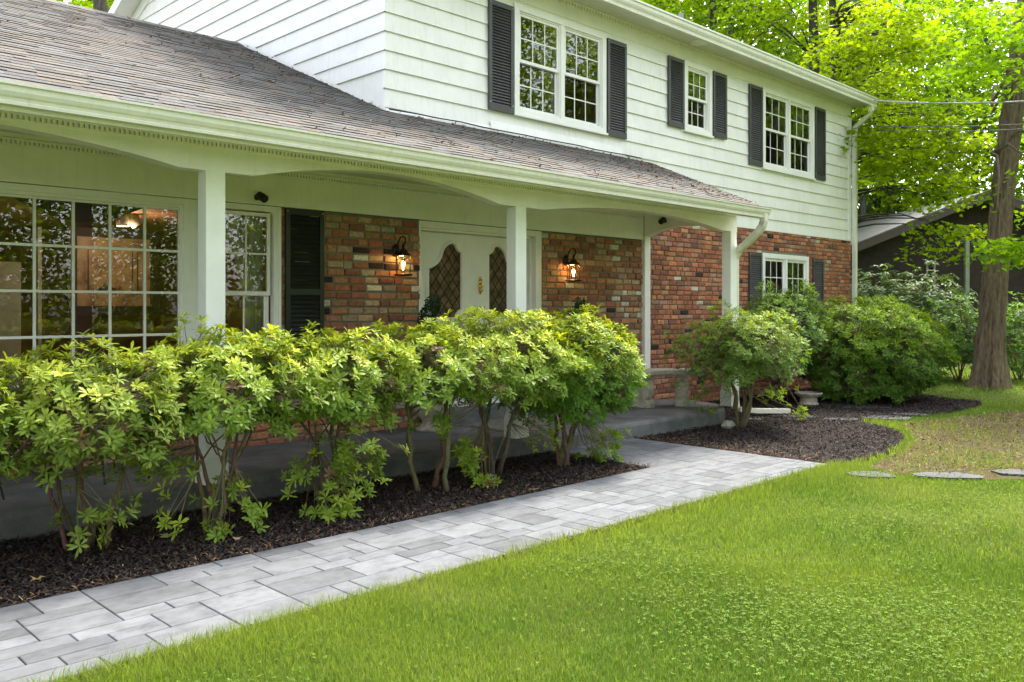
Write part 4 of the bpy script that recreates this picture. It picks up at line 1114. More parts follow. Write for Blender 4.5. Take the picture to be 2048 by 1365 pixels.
# stepping stones
STN = [(1740,953,.42,.20,'bluish flagstone nearest the walkway tip in the lawn'), (1895,955,.62,.20,'wide bluish flagstone in the lawn, middle of the three by the worn patch'), (2042,949,.5,.2,'flagstone at the right picture edge in the worn lawn'),
       (1600,836,.55,.22,'flat grey flagstone in the mulch behind the round bed'), (1684,842,.5,.2,'grey flagstone at the back edge of the round mulch bed'), (1775,839,.7,.3,'grey flagstone half in the grass right of the round bed'),
       (1822,832,.5,.22,'outermost flagstone in the thin grass right of the mulch'), (1668,810,.9,.25,'long flagstone in front of the stone bowl'), (1728,817,.8,.25,'long tan flagstone under the big round shrub'), (1492,841,.45,.2,'flagstone beside the small porch shrub')]
for i, (u, v, lx, ly, lb) in enumerate(STN):
    c = atZ(u, v); rr = random.Random(i); P = []
    for k in range(7):
        a = 2*math.pi*k/7 + rr.uniform(-.2, .2); kx_ = 1/max(abs(math.cos(a)), abs(math.sin(a)))**.6
        dx, dy = lx/2*kx_*math.cos(a), ly/2*kx_*math.sin(a)*1.5; P.append((c[0] + .7111*dx + .7031*dy, c[1] - .7031*dx + .7111*dy))
    b = MB(); b.prism(P, 2, 0.0, .02 if i < 3 else .024); tag(b.build('stepping_stone', M['flag'], bevel=.006), lb, 'stepping stone', 'flagstone stepping stones')

# fallen leaves on mulch
for i, (u, v, lb) in enumerate([(75,1172,'fallen tan leaf on the mulch at the lower left corner'), (338,1084,'large fallen greenish leaf between the first two shrubs'), (475,1088,'small curled tan leaf at the foot of the second shrub')]):
    c = atZ(u, v); b = MB(); s = (.045, .075, .04)[i]; rr = random.Random(i+40)
    P = [(c[0]+s*q*math.cos(a), c[1]+s*q*math.sin(a), .035+rr.uniform(-.008, .018)) for a, q in zip(np.linspace(0, 2*math.pi, 13)[:-1], [1, .5, .9, .45, 1.1, .5, .9, .5, 1, .4, .5, .4])]
    b.add(P + [(c[0], c[1], .04)], [(k, (k+1) % 12, 12) for k in range(12)], [(.35, .24, .11), (.25, .22, .08), (.4, .28, .16)][i]); tag(b.build('fallen_leaf', M['debris']), lb, 'leaf', 'fallen leaves')

# inside the picture-window room
def intr():
    yb = 10.55
    pt = empty('framed_painting', (3.84, yb, E1(.42))); tag(pt, 'large dark-framed sepia landscape painting on the warm wall seen through the picture window', 'painting')
    b = MB(); ring(b, -.52, .52, -.50, .50, .10, -.05, 0); b.build('picture_frame', M['brownwood'], pt)
    m, nt, bb = newmat('sepia_canvas'); v = objco(nt); n = noise(nt, 5, 6, .7, v); sp_ = N(nt, 'ShaderNodeSeparateXYZ'); nt.links.new(v, sp_.inputs[0])
    c = ramp(nt, n.outputs['Fac'], [(.35, (.10, .06, .03)), (.5, (.38, .26, .14)), (.7, (.5, .36, .2))]); nt.links.new(c, bb.inputs['Base Color'])
    b = MB(); b.quad((-.42, -.02, -.4), (.42, -.02, -.4), (.42, -.02, .4), (-.42, -.02, .4)); b.build('canvas', m, pt)
    b = MB(); b.prism([(-.2, -.24), (.02, -.24), (.02, -.19), (-.03, -.18), (-.06, -.14), (-.12, -.14), (-.14, -.18), (-.2, -.2)], 1, -.024, -.021)
    for q in (-.3, .2, .26, .33): b.prism([(q, -.26), (q+.02, -.26), (q+.012, .25), (q+.004, .25)], 1, -.024, -.021)
    b.build('painted_shapes', M['brownwood'], pt)
    for i, u in enumerate((245, 268)):
        p = atY(u, 440, 9.6); s = empty('ceiling_spotlight', p); tag(s, ['cream ceiling spotlight above the painting, hanging straight down', 'cream ceiling spotlight above the painting, tilted to the right'][i], 'spotlight', 'ceiling spotlights in the front room')
        c = MB(); c.lathe([(.035, .09), (.06, .07), (.065, -.07), (.055, -.07), (.05, .05), (.0, .06)], (0, 0, 0), 16); c.tube([(0, 0, .08), (0, 0, .13)], .01, 6)
        if i: c.v = [np.stack([v[:, 0]*.8 - v[:, 2]*.6, v[:, 1], v[:, 2]*.8 + v[:, 0]*.6], 1) for v in c.v]
        c.build('housing', M['stone'], s, smooth=True); e = MB(); e.lathe([(.05, -.06), (.05, -.058), (.0, -.057)], (0, 0, 0), 12); e.build('lamp', M['spot'], s)
        ld = bpy.data.lights.new('spotlight_light', 'POINT'); ld.energy = 1.9; ld.color = (1, .72, .45); ld.shadow_soft_size = .06; lo = bpy.data.objects.new('spotlight_light', ld); lo.location = (0, 0, -.12); link(lo, s)
    b = MB(); b.box(2.55, 2.85, yb-.03, yb, .2, E1(.5)); b.box(3.02, 3.06, yb-.02, yb, .2, E1(.9)); b.build('interior_door', M['curtain'], house)
    b = MB(); b.box(3.2, 4.5, 9.9, 10.3, .2, .95); b.box(3.15, 4.55, 9.86, 10.34, .95, .99); tag(b.build('sideboard', M['brownwood']), 'dark wooden sideboard under the painting inside the front room', 'sideboard')
intr()

# overhead cables from the house corner
def cable(a, b_, sag, r_, mat, label):
    P = []
    for i in range(25):
        f = i/24; P.append((a[0]+(b_[0]-a[0])*f, a[1]+(b_[1]-a[1])*f, a[2]+(b_[2]-a[2])*f - sag*4*f*(1-f)))
    c = MB(); c.tube(P, r_, 5); tag(c.build('overhead_cable', mat), label, 'cable', 'overhead wires at the right corner of the house')
a0 = (17.6, 7.45, 5.78); q1 = atT(2300, 181, 13.5); cable(a0, q1, .12, .016, M['cable_pale'], 'pale thick overhead wire running right from the roof corner')
q1 = atT(2300, 231, 13.5); cable((17.6, 7.6, 5.28), q1, .08, .008, M['cable'], 'upper of the two thin dark wires below the roof corner')
q1 = atT(2300, 238, 13.5); cable((17.6, 7.6, 5.2), q1, .10, .008, M['cable'], 'lower of the two thin dark wires below the roof corner')

# ------------------------------------------------------------------ shrubs
def shrub(name, label, base, cc, rad, nro, L, W, new, old, nst=5, group=None, mat='leaf', nl=9, lower=.25, newp=.5, seed=0, drop=(), elev=(.1, .95), lob=.22, droop=.22, thick=.017, multi=.06, full=1):
    global rng
    keep = rng; rng = np.random.default_rng(seed + 100); rr = random.Random(seed)
    t = empty(name, (base[0], base[1], 0)); tag(t, label, 'shrub', group)
    base3 = np.array([base[0], base[1], 0.]); cc = np.array(cc, float); rad = np.array(rad, float)
    d = unit(rng.normal(size=(nro*3, 3))); d[:, 2] = np.where(d[:, 2] < -.8 + .6*(1-full), -d[:, 2]*.6, d[:, 2])
    ph = rng.uniform(0, 6.28, 9)
    f = 1 + lob*(np.sin(3*d[:, 0]*2 + ph[0]) * np.sin(4*d[:, 1]*1.6 + ph[1]) + .7*np.sin(7*d[:, 0] + ph[2] + 5*d[:, 1]) + .5*np.sin(9*d[:, 2] + ph[3] + 6*d[:, 0]))
    q = rng.random(len(d)); depth = np.where(q < .62, rng.uniform(.9, 1.03, len(d)), rng.uniform(.45, .95, len(d)))
    # gaps
    gap = np.sin(11*d[:, 0] + ph[4])*np.sin(10*d[:, 1] + ph[5])*np.sin(9*d[:, 2] + ph[6])
    k = (gap < .2) | (rng.random(len(d)) < .2); d, f, depth = d[k][:nro], f[k][:nro], depth[k][:nro]
    C = cc + d*rad*(f*depth)[:, None]
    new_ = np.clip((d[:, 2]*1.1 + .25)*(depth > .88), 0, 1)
    if len(drop):    # low-hanging extra sprays
        ex = []
        for (x_, y_, z_, s_, n_) in drop: ex.append(np.array([x_, y_, z_]) + rng.normal(0, s_, (n_, 3))*np.array([1, 1, .9]))
        ex = np.concatenate(ex); C = np.concatenate([C, ex]); d = np.concatenate([d, unit(ex - (cc - [0, 0, .6]))]); new_ = np.concatenate([new_, rng.uniform(0, .55, len(ex))])
    C[:, 2] = np.maximum(C[:, 2], .07)
    A = unit(d*np.array([.8, .8, .55]) + np.array([0, 0, .75]) + rng.normal(0, .22, d.shape))
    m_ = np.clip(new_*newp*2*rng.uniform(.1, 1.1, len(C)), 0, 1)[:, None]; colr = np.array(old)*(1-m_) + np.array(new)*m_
    tw = rng.random(len(C)) < .012; colr[tw] = np.array([.16, .10, .05])
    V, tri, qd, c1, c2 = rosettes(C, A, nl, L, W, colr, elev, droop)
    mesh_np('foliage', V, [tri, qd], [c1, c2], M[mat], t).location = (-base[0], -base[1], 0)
    # branches
    b = MB(); nodes = []; bark = lambda: tuple(c*rr.uniform(.7, 1.3) for c in (.13, .10, .06))
    tips = []
    for i in range(nst):
        a = 2*math.pi*(i + rr.uniform(-.3, .3))/nst; s0 = base3 + np.array([math.cos(a), math.sin(a), 0])*rr.uniform(.2, 1)*multi
        e = cc + np.array([math.cos(a)*rad[0]*rr.uniform(.35, .7), math.sin(a)*rad[1]*rr.uniform(.35, .7), rad[2]*rr.uniform(-.3, .2)])
        P = []; nn = 9; wob = rng.normal(0, .022, (nn+1, 3)).cumsum(0)*np.array([1.2, 1.2, .2])
        for j in range(nn+1):
            g = j/nn; p_ = s0*(1-g) + e*g; out = math.sin(g*math.pi)*.10; P.append(p_ + wob[j]*(1 - .3*g) + np.array([math.cos(a)*-out*.3, math.sin(a)*-out*.3, out*.8]))
        P[0][2] = -.02; rads = [thick*rr.uniform(.8, 1.15)*(1 - .62*j/nn) for j in range(nn+1)]; rads[0] *= 1.35
        b.tube(P, rads, 7, bark()); nodes += P[4:]
        for _ in range(3):
            s1 = P[rr.randint(4, 8)]; e2 = cc + unit(np.array([rr.gauss(0, 1), rr.gauss(0, 1), rr.gauss(.2, .6)]))*rad*.62; mid = (s1+e2)/2 + np.array([rr.uniform(-.05, .05), rr.uniform(-.05, .05), -.03])
            b.tube([s1, (s1+mid)/2 + rng.normal(0, .015, 3), mid, (mid+e2)/2 + rng.normal(0, .015, 3), e2], [thick*.4, thick*.36, thick*.3, thick*.24, thick*.16], 5, bark()); nodes += [mid, (mid+e2)/2, e2]
    Nn = np.array(nodes)
    for ci in range(len(C)):
        if rr.random() > .75: continue
        dd = np.linalg.norm(Nn - C[ci], axis=1); j = int(np.argmin(dd + np.abs(rng.normal(0, .05, len(dd)))))
        s1, e2 = Nn[j], C[ci]; mid = (s1+e2)/2 + rng.normal(0, .02, 3) - np.array([0, 0, .02])
        b.tube([s1, mid, e2], [.0035, .0028, .0018], 3, tuple(c*rr.uniform(.8, 1.5) for c in (.17, .13, .08)), cap=False)
    b.build('branches', M['twig_bark'], t, smooth=True).location = (-base[0], -base[1], 0)
    rng = keep
    return t
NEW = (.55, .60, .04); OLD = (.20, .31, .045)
HG = 'clipped pieris shrubs of the hedge along the walkway'
def drops(u, v, t, s, n): p = atT(u, v, t); return (p[0], p[1], p[2], s, n)
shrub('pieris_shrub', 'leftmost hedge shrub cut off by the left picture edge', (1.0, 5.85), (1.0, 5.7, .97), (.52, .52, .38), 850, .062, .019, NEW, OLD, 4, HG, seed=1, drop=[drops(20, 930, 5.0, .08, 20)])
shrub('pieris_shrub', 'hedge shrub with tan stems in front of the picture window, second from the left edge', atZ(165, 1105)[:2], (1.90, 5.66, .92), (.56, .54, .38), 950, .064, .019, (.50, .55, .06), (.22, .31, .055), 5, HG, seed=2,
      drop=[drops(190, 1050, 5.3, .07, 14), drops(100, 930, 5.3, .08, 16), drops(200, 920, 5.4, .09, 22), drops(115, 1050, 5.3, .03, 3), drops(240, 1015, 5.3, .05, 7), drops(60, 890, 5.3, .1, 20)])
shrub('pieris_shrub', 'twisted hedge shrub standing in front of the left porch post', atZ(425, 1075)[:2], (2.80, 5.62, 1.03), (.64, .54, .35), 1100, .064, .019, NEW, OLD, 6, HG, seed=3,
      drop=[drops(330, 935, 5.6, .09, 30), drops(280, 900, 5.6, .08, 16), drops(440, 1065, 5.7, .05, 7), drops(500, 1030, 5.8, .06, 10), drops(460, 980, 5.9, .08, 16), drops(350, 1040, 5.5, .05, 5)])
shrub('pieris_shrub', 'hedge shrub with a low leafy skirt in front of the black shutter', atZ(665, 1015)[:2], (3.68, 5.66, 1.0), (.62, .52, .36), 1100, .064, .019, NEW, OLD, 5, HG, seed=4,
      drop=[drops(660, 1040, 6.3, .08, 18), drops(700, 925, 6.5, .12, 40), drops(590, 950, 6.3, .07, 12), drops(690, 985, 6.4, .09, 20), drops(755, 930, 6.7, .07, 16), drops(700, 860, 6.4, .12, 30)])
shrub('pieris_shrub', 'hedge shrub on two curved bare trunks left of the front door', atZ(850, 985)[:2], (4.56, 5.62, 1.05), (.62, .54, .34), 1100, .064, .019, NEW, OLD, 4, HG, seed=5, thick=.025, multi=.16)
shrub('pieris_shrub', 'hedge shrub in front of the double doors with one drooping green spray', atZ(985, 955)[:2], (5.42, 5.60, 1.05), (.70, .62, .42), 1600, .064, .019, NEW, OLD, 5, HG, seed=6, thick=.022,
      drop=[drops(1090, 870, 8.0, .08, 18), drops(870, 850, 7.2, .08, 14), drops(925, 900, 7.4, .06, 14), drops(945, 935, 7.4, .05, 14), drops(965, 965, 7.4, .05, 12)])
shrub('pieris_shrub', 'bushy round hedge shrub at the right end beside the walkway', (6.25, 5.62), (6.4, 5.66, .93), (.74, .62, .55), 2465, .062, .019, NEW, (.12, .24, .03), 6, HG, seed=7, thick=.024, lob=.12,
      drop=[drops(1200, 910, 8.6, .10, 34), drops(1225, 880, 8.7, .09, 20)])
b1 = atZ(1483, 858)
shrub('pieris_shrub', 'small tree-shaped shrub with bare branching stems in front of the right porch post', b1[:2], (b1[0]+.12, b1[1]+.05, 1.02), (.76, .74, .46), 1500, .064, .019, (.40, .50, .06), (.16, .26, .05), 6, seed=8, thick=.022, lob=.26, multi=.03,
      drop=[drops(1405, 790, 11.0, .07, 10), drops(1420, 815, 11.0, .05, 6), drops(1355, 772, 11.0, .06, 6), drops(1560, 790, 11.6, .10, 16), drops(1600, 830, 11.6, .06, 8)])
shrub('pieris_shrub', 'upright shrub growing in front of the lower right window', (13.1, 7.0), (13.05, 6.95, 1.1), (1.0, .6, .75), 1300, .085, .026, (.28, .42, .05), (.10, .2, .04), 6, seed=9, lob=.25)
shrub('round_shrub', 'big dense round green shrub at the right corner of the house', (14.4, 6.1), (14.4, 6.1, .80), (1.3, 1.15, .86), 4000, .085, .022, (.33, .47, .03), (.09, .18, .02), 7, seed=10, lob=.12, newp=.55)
def wp(u, t): p = atT(u, 616, t); return p[0], p[1]
x_, y_ = wp(1745, 20); shrub('rhododendron', 'tall rhododendron beside the house corner in front of the dark wall', (x_, y_), (x_, y_, 1.5), (1.0, .9, .95), 420, .15, .045, (.2, .30, .08), (.10, .17, .07), 5, 'rhododendrons behind the house corner', 'rhodo', 8, seed=11, elev=(-.2, .4), newp=.4, droop=.35)
x_, y_ = wp(1850, 19.5); shrub('rhododendron', 'airy rhododendron with pale stems in front of the brown neighbouring wall', (x_, y_), (x_, y_, 1.35), (1.05, .9, 1.0), 420, .15, .045, (.22, .32, .09), (.10, .17, .07), 5, 'rhododendrons behind the house corner', 'rhodo', 8, seed=12, elev=(-.2, .4), newp=.4, droop=.35)
x_, y_ = wp(1915, 18.2); shrub('understory_bush', 'loose bush of fine leaves just left of the big tree trunk', (x_, y_), (x_, y_, .85), (.75, .7, .8), 1305, .06, .03, (.2, .38, .04), (.08, .18, .03), 6, seed=13, nl=6)
x_, y_ = wp(2040, 18.5); shrub('understory_bush', 'loose green bush right of the big tree trunk', (x_, y_), (x_, y_, .9), (.9, .8, .85), 900, .07, .035, (.2, .38, .04), (.08, .18, .03), 6, seed=14, nl=6)
x_, y_ = wp(1810, 24); shrub('understory_bush', 'dim bush at the foot of the brown neighbouring wall', (x_, y_), (x_, y_, .9), (2.2, 1.2, .9), 900, .12, .06, (.1, .2, .03), (.04, .09, .02), 6, seed=15, nl=6)
x_, y_ = wp(2150, 23); shrub('understory_bush', 'wide bush at the right picture edge below the neighbouring house', (x_, y_), (x_, y_, .9), (2.4, 1.4, 1.0), 900, .12, .06, (.1, .2, .03), (.04, .09, .02), 6, seed=16, nl=6)

# ------------------------------------------------------------------ trees
STAR = np.array([(0, 0), (.12, .26), (.30, .52), (.38, .26), (.62, .40), (.60, .16), (1, 0), (.60, -.16), (.62, -.40), (.38, -.26), (.30, -.52), (.12, -.26)], float)
KITE = np.array([(0, 0), (.35, .38), (.75, .22), (1, 0), (.7, -.3), (.3, -.36)], float)
def leafcloud(P, size, shape, tilt=.45):
    n = len(P); U = unit(np.array([0, 0, 1.]) + rng.normal(0, tilt, (n, 3))); D = unit(np.cross(U, rng.normal(size=(n, 3)))); S = np.cross(U, D)
    s = (size*rng.uniform(.6, 1.25, n))[:, None, None]; A = shape[None, :, 0:1]; B_ = shape[None, :, 1:2]
    V = P[:, None, :] + s*(A*D[:, None, :] + B_*S[:, None, :] - .25*A*A*U[:, None, :] + .18*np.abs(B_)*U[:, None, :])
    k = shape.shape[0]; return V.reshape(-1, 3), np.arange(n*k).reshape(n, k)
def sprays(C, per, rad_, flat=.14):
    n = len(C)*per; c = np.repeat(C, per, 0); r_ = rad_*np.sqrt(rng.uniform(0, 1, n))*np.repeat(rng.uniform(.6, 1.3, len(C)), per); a = rng.uniform(0, 2*np.pi, n)
    return c + np.stack([r_*np.cos(a), r_*np.sin(a), -.35*r_*r_/rad_ + rng.normal(0, flat, n)], 1)
def crown_mesh(h0, h1, rmax, nsp, per, size, shape, col, seed, sr_=.7):
    global rng
    keep = rng; rng = np.random.default_rng(seed)
    f = rng.uniform(0, 1, nsp); z = h0 + (h1-h0)*f; prof = np.sin(np.pi*(f*.85+.12))**.6; a = rng.uniform(0, 2*np.pi, nsp); rr = rmax*prof*np.sqrt(rng.uniform(.12, 1, nsp))*(1+.25*np.sin(3*a+seed))
    C = np.stack([rr*np.cos(a) + 2.2, rr*np.sin(a) + 2.2, z - .12*rr], 1); P = sprays(C, per, sr_); V, Fc = leafcloud(P, size, shape)
    cc = np.repeat(rng.uniform(.6, 1.3, nsp), per)[:, None]*np.array(col)*rng.uniform(.75, 1.25, (nsp*per, 1)); o = mesh_np('crown', V, [Fc], [cc], M['maple'])
    rng = keep; return o, C
def trunk_mesh(h, r0, lean, C, seed, col=(.10, .08, .06), limbs=26, flare=1.3):
    rr = random.Random(seed); b = MB(); P = []; n = 22
    for i in range(n+1):
        f = i/n; P.append(Vector((lean[0]*f + .06*math.sin(f*7+seed)*f, lean[1]*f + .05*math.cos(f*6)*f, h*f - .05)))
    rads = [r0*(1 - .75*i/n)*(1 + (flare-1)*math.exp(-i*1.6)) for i in range(n+1)]
    b.tube(P, rads, 12, col); idx = list(range(len(C))); rr.shuffle(idx)
    for i in idx[:limbs]:
        e = Vector(C[i]); zz_ = max(.22*h, e.z - e.xy.length*.75); f = min(.95, zz_/h); s = P[int(f*n)]; mid = (s+e)/2 + Vector((rr.uniform(-.2, .2), rr.uniform(-.2, .2), .25)); r1 = max(.02, r0*(1-f)*.33)
        b.tube([s, (s+mid)/2 + Vector((0, 0, .1)), mid, (mid+e)/2, e], [r1, r1*.8, r1*.6, r1*.4, .012], 6, tuple(c*.7 for c in col))
    return b
protos = []
GRN = [(.20, .33, .012), (.14, .25, .015), (.23, .34, .012)]
for s in range(3):
    cr, C = crown_mesh(5.4 + s*.4, 16.5, 4.6, 400, 30, .17, KITE, GRN[s], 50+s, .75)
    tk = trunk_mesh(16, .25, (.5*(s-1), .3), C, s, [(.10, .085, .07), (.06, .05, .042), (.16, .15, .14)][s]).build('trunk', M['wood_bark'], smooth=True)
    protos.append((cr, tk))
TR = [(1438, 25, 1, .9, 0, 'dark slim tree trunk rising behind the upper roof, left of two pale poles'), (1462, 29, 2, .55, 1, 'thin pale tree behind the roof next to the darker slim trunk'), (1572, 30, 2, 1.0, 2, 'grey-barked tree behind the middle of the upper roof'),
      (1640, 23, 1, .95, 3, 'dark-barked tree with ascending branches behind the right half of the roof'), (1790, 39, 0, 1.0, 4, 'sunlit maple behind the roof corner and wires'), (1905, 36, 1, .9, 5, 'shaded tree behind the neighbouring roof, left of the big trunk'),
      (255, 25, 0, 1.6, 6, 'thick-trunked tree behind the left wing ridge'), (60, 30, 1, 1.1, 7, 'tree behind the roof at the upper left corner'), (1290, 33, 0, 1.1, 8, 'broad tree behind the upper gutter near the vent pipe'), (2110, 40, 0, 1.1, 9, 'maple at the right picture edge behind the neighbouring roof'), (1725, 38, 2, .8, 10, 'pale-barked tree beyond the right house corner behind the neighbouring roof')]
used = set()
for (u, t, k, s, i, lb) in TR:
    x_, y_ = wp(u, t); root = empty('tree', (x_, y_, 0), .25*math.sin(i*2.3)); tag(root, lb, 'tree', 'trees behind the houses'); hs = .85 + .2*((i*37) % 10)/10; root.scale = (1, 1, hs)
    for part in protos[k]:
        c = part if k not in used else part.copy()
        if k in used: SC.collection.objects.link(c)
        c.parent = root
        if c.name.startswith('trunk'): c.scale = (s, s, 1)
    used.add(k)
# big tree on the right
bt_x, bt_y = wp(1976, 16.9); big = empty('tree', (bt_x, bt_y, 0)); tag(big, 'big leaning tree with rough furrowed bark on the lawn at the right', 'tree')
b = MB(); P = []; Rr = []
top = atT(2052, 0, 17.2)
nseg, kk = 90, 40; V = []; rr = random.Random(4); ph = [rr.uniform(0, 6.28) for _ in range(8)]
for i in range(nseg+1):
    f = i/nseg; z_ = -.05 + 13*f; g = z_/7.5; cx_ = (top[0]-bt_x)*g*(.55+.45*min(g, 1.3)); cy_ = (top[1]-bt_y)*g*(.55+.45*min(g, 1.3)) 
    r_ = .218*(1 - .03*z_) + .10*math.exp(-z_*2.6) + .04*math.exp(-z_*.6)
    for j in range(kk):
        a = 2*math.pi*j/kk; fl = math.exp(-z_*2.2)*.10*max(0, math.sin(5*a+ph[0]))
        w_ = r_ + fl + .014*math.sin(13*a + 1.3*math.sin(z_*1.7+ph[1]) + ph[2]) + .010*math.sin(21*a + 2*math.sin(z_*2.3) + ph[3]) + rr.uniform(-.012, .012); V.append((cx_ + w_*math.cos(a), cy_ + w_*math.sin(a), z_))
Fs = [(i*kk+j, i*kk+(j+1) % kk, (i+1)*kk+(j+1) % kk, (i+1)*kk+j) for i in range(nseg) for j in range(kk)]
b.add(V, Fs, (.19, .14, .095)); b.build('trunk', M['wood_bark'], big)
def targets(lst):
    out = []
    for (u, v, t, du, dv, dt, n) in lst:
        for _ in range(n): out.append(atT(u + rng.uniform(-du, du), v + rng.uniform(-dv, dv), t + rng.uniform(-dt, dt)))
    return np.array(out)
Cn = targets([(2010, 90, 15.5, 90, 80, 1.5, 34), (1930, 150, 17, 60, 60, 1.5, 16), (2030, 500, 15.2, 30, 22, .6, 7), (2000, 490, 15.0, 30, 8, .3, 3), (2150, 300, 16, 80, 200, 2, 30), (1900, 40, 18, 90, 60, 2, 18)])
P = sprays(Cn, 46, .55, .07); V, Fc = leafcloud(P, .12, STAR); cc = np.array([.17, .31, .012])*rng.uniform(.65, 1.3, (len(P), 1))
mesh_np('crown', V - np.array([bt_x, bt_y, 0]), [Fc], [cc], M['maple'], big)
lb = MB()
for i, c in enumerate(Cn):
    if i % 9: continue
    s = Vector((bt_x + .25, bt_y, max(4.6, c[2] - .3))); e = Vector(c); mid = (s+e)/2 + Vector((0, 0, .3)); lb.tube([s, (s+mid)/2 + Vector((.1, 0, .2)), mid, (mid+e)/2 + Vector((0, .1, .12)), e], [.03, .024, .018, .01, .004], 5, (.14, .11, .08))
lb.build('limbs', M['wood_bark'], big).location = (-bt_x, -bt_y, 0)
# maple whose sunlit boughs hang in front of the neighbouring house
mx, my = wp(1662, 21.5); mp_ = empty('maple_tree', (mx, my, 0)); tag(mp_, 'maple with drooping sunlit yellow-green boughs between the house corner and the big trunk', 'tree')
Cm = targets([(1760, 130, 19, 70, 110, 2, 40), (1880, 250, 18.5, 80, 60, 1.5, 26), (1740, 290, 19, 40, 50, 1.5, 20), (1850, 330, 18, 90, 30, 1.2, 20), (1830, 390, 18, 45, 8, .6, 3), (1905, 380, 17.5, 50, 8, .5, 5), (1862, 470, 17.4, 20, 28, .3, 5), (1935, 462, 17.8, 30, 5, .4, 3), (1700, 60, 20, 60, 60, 2, 20), (1820, 60, 20, 80, 50, 2, 22)])
P = sprays(Cm, 48, .55, .07); V, Fc = leafcloud(P, .125, STAR); cc = np.array([.22, .33, .012])*rng.uniform(.65, 1.3, (len(P), 1))
mesh_np('crown', V - np.array([mx, my, 0]), [Fc], [cc], M['maple'], mp_)
lb = MB(); lb.tube([(mx, my, -.05), (mx+.1, my, 3), (mx+.3, my, 7), (mx+.2, my+.2, 12)], [.15, .13, .10, .05], 9, (.07, .055, .045))
for i, c in enumerate(Cm):
    if i % 2: continue
    e = Vector(c); s = Vector((mx+.15, my, max(2.2, e.z + .6 - .12*(e.xy - Vector((mx, my))).length))); mid = (s*.55+e*.45) + Vector((0, 0, .35)); lb.tube([s, (s+mid)/2 + Vector((0, 0, .15)), mid, (mid+e)/2 + Vector((0, 0, .1)), e], [.035, .028, .02, .012, .005], 5, (.05, .04, .032))
lb.build('trunk', M['wood_bark'], mp_).location = (-mx, -my, 0)

# far woods: one mass, ahead and around
def woods(name, label, pts, h0, h1, nleaf, size, col, trunks=True):
    global rng
    n = nleaf; k = rng.integers(0, len(pts), n); base_ = np.array(pts)[k]; f = rng.uniform(0, 1, n)
    cl = rng.normal(0, 1, (n, 2)); r_ = 3.2*np.sin(np.pi*(.1+.85*f))**.5
    P = np.stack([base_[:, 0] + cl[:, 0]*r_*.6, base_[:, 1] + cl[:, 1]*r_*.6, h0 + (h1-h0)*f], 1)
    q = vnoise(P[:, 0]*1.3, P[:, 2]*2 + P[:, 1], 1.6, 3) > -.22; P = P[q]
    V, Fc = leafcloud(P, size, KITE, .6); cc = np.array(col)*rng.uniform(.55, 1.35, (len(P), 1)); tb = MB()
    for (x_, y_) in pts[::3]: tb.tube([(x_, y_, 0), (x_+.2, y_, h1*.5), (x_, y_+.2, h1*.9)], [.18, .14, .06], 6)
    TV = np.concatenate(tb.v); TF = [f_ for f_ in tb.f if len(f_) == 4]; off_ = len(V)
    o = mesh_np(name, np.concatenate([V, TV]), [Fc, np.array(TF) + off_], [cc, np.tile(np.array([[.07, .06, .05]]), (len(TF), 1))], M['maple'])
    return tag(o, label, 'woods', kind='stuff')
pts = []
for u in np.arange(-500, 2900, 75): 
    for t in (42, 54): x_, y_ = wp(u + rng.uniform(-30, 30), t + rng.uniform(-4, 4)); pts.append((x_, y_))
woods('far_woods', 'mass of sunlit green woods far behind the houses', pts, 1.2, 21, 230000, .31, (.15, .29, .015))
pts = [(x_ + rng.uniform(-2, 2), y_ + rng.uniform(-2, 2)) for x_, y_ in [(a_*1.25, b_*1.35 - 2) for a_, b_ in [(-14, -12), (-8, -15), (-2, -16), (4, -17), (10, -17), (16, -16), (22, -15), (28, -13), (-18, -4), (-20, 4), (34, -9), (8, -22), (16, -23), (24, -21), (0, -22), (30, -20), (38, -16), (40, -6), (36, -3), (42, -9), (47, -3), (50, -12), (56, -8), (60, -16), (44, -14), (52, -20), (34, -14), (26, -16), (19, -18), (12, -18), (6, -19), (-5, -17), (46, -24), (30, -26)]]]
woods('street_woods', 'woods across the front lawn facing the house', pts, .8, 20, 420000, .27, (.26, .38, .04))

# ------------------------------------------------------------------ neighbouring house (local frame facing the camera)
nb = empty('neighbour_house', (0, 0, 0), -math.atan2(.7031, .7111)); tag(nb, 'dark brown board-clad neighbouring house with a low gable and tan eaves', 'house')
T0 = 28.0; k_ = T0/F
def nx_(u): return (u-1024)*k_
def nz_(v): return EYE + (616-v)*k_
yw = T0 + .9
ax, az = nx_(1640), nz_(518); px_, pz_ = nx_(1983), nz_(380); rx_, rz_ = nx_(2330), nz_(380+(2330-1983)*.40)
b = MB(); xl = ax + .5; xr = rx_ - .5
def gz(x_): return (az + (x_-ax)*(pz_-az)/(px_-ax) if x_ < px_ else pz_ + (x_-px_)*(rz_-pz_)/(rx_-px_)) - .22
x_ = xl
while x_ < xr:
    w_ = .2; b.quad((x_, yw, -.1), (x_+w_-.012, yw, -.1), (x_+w_-.012, yw, gz(x_+w_)), (x_, yw, gz(x_))); b.quad((x_+w_-.05, yw+.012, -.1), (x_+w_+.05, yw+.012, -.1), (x_+w_+.05, yw+.012, gz(x_+w_)-.03), (x_+w_-.05, yw+.012, gz(x_+w_)-.03)); x_ += w_
b.box(xl, xr, yw-.02, yw-.001, nz_(510), nz_(510)+.06)
b.quad((xl, yw, -.1), (xl, yw+9, -.1), (xl, yw+9, gz(xl)), (xl, yw, gz(xl)))
b.build('wall', M['brownwood'], nb)
b = MB()
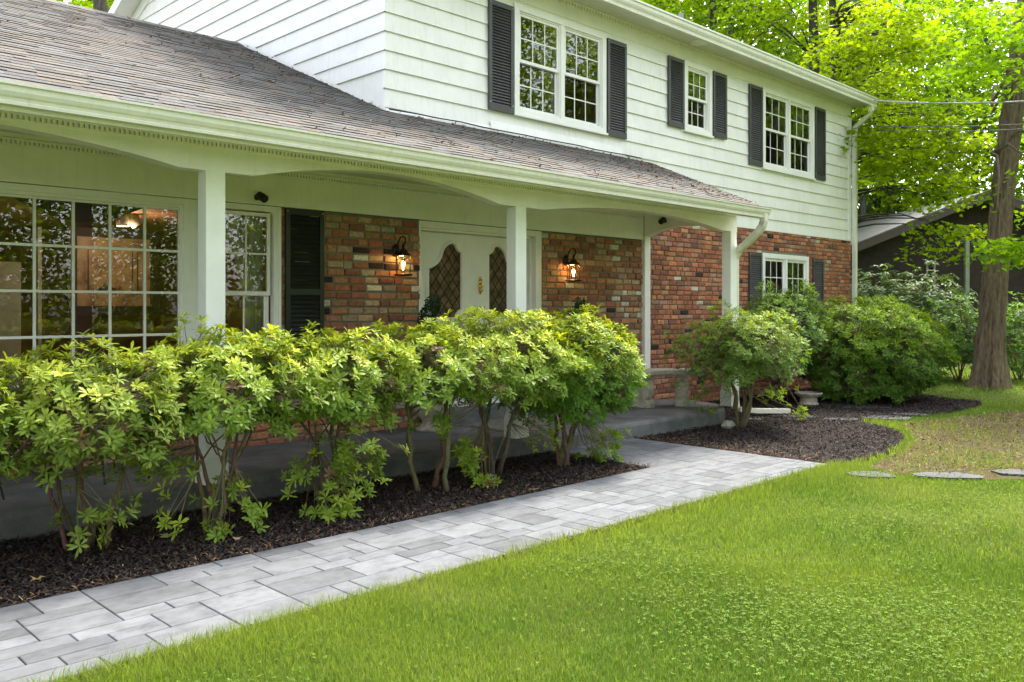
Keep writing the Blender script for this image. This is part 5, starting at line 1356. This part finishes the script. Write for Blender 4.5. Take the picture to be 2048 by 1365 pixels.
for (x0, z0, x1, z1) in ((ax, az, px_, pz_), (px_, pz_, rx_, rz_)):
    b.add([(x0, T0, z0-.05), (x1, T0, z1-.05), (x1, yw+9, z1-.05), (x0, yw+9, z0-.05), (x0, T0, z0), (x1, T0, z1), (x1, yw+9, z1), (x0, yw+9, z0)], [(0,1,2,3), (4,7,6,5), (0,4,5,1)], (.3, .29, .28))
b.build('roof', M['palelead'], nb)
b = MB()
for (x0, z0, x1, z1) in ((ax, az, px_, pz_), (px_, pz_, rx_, rz_)):
    b.add([(x0, T0-.03, z0-.26), (x1, T0-.03, z1-.26), (x1, T0-.03, z1+.01), (x0, T0-.03, z0+.01), (x0, T0, z0-.26), (x1, T0, z1-.26)], [(0,1,2,3), (0,4,5,1)])
b.build('fascia', M['fascia_brown'], nb)
b = MB()
for (x0, z0, x1, z1) in ((ax, az, px_, pz_), (px_, pz_, rx_, rz_)): b.quad((x0, T0, z0-.20), (x1, T0, z1-.20), (x1, yw, z1-.20), (x0, yw, z0-.20))
b.build('soffit', M['fascia_tan'], nb)
b = MB()
for (x0, z0, x1, z1) in ((ax, az, px_, pz_), (px_, pz_, rx_, rz_)): b.add([(x0, T0-.05, z0-.0), (x1, T0-.05, z1-.0), (x1, T0-.05, z1+.05), (x0, T0-.05, z0+.05), (x0, T0, z0+.05), (x1, T0, z1+.05)], [(0,1,2,3), (3,2,5,4)])
b.build('drip_edge', M['palelead'], nb)
for (ua, ub, va, vb) in ((1878, 1897, 520, 592), (2008, 2028, 545, 592)):
    b = MB(); ring(b, nx_(ua), nx_(ub), nz_(vb), nz_(va), .06, yw-.05, yw+.01); o = b.build('window', M['fascia_tan'], nb); g = MB(); g.quad((nx_(ua)+.05, yw-.02, nz_(vb)), (nx_(ub)-.05, yw-.02, nz_(vb)), (nx_(ub)-.05, yw-.02, nz_(va)), (nx_(ua)+.05, yw-.02, nz_(va))); g.build('pane', M['screen'], o)
b = MB(); b.box(nx_(1941), nx_(1949), T0+.3, T0+.42, 0, nz_(478)); b.build('downspout', M['sagepaint'], nb)
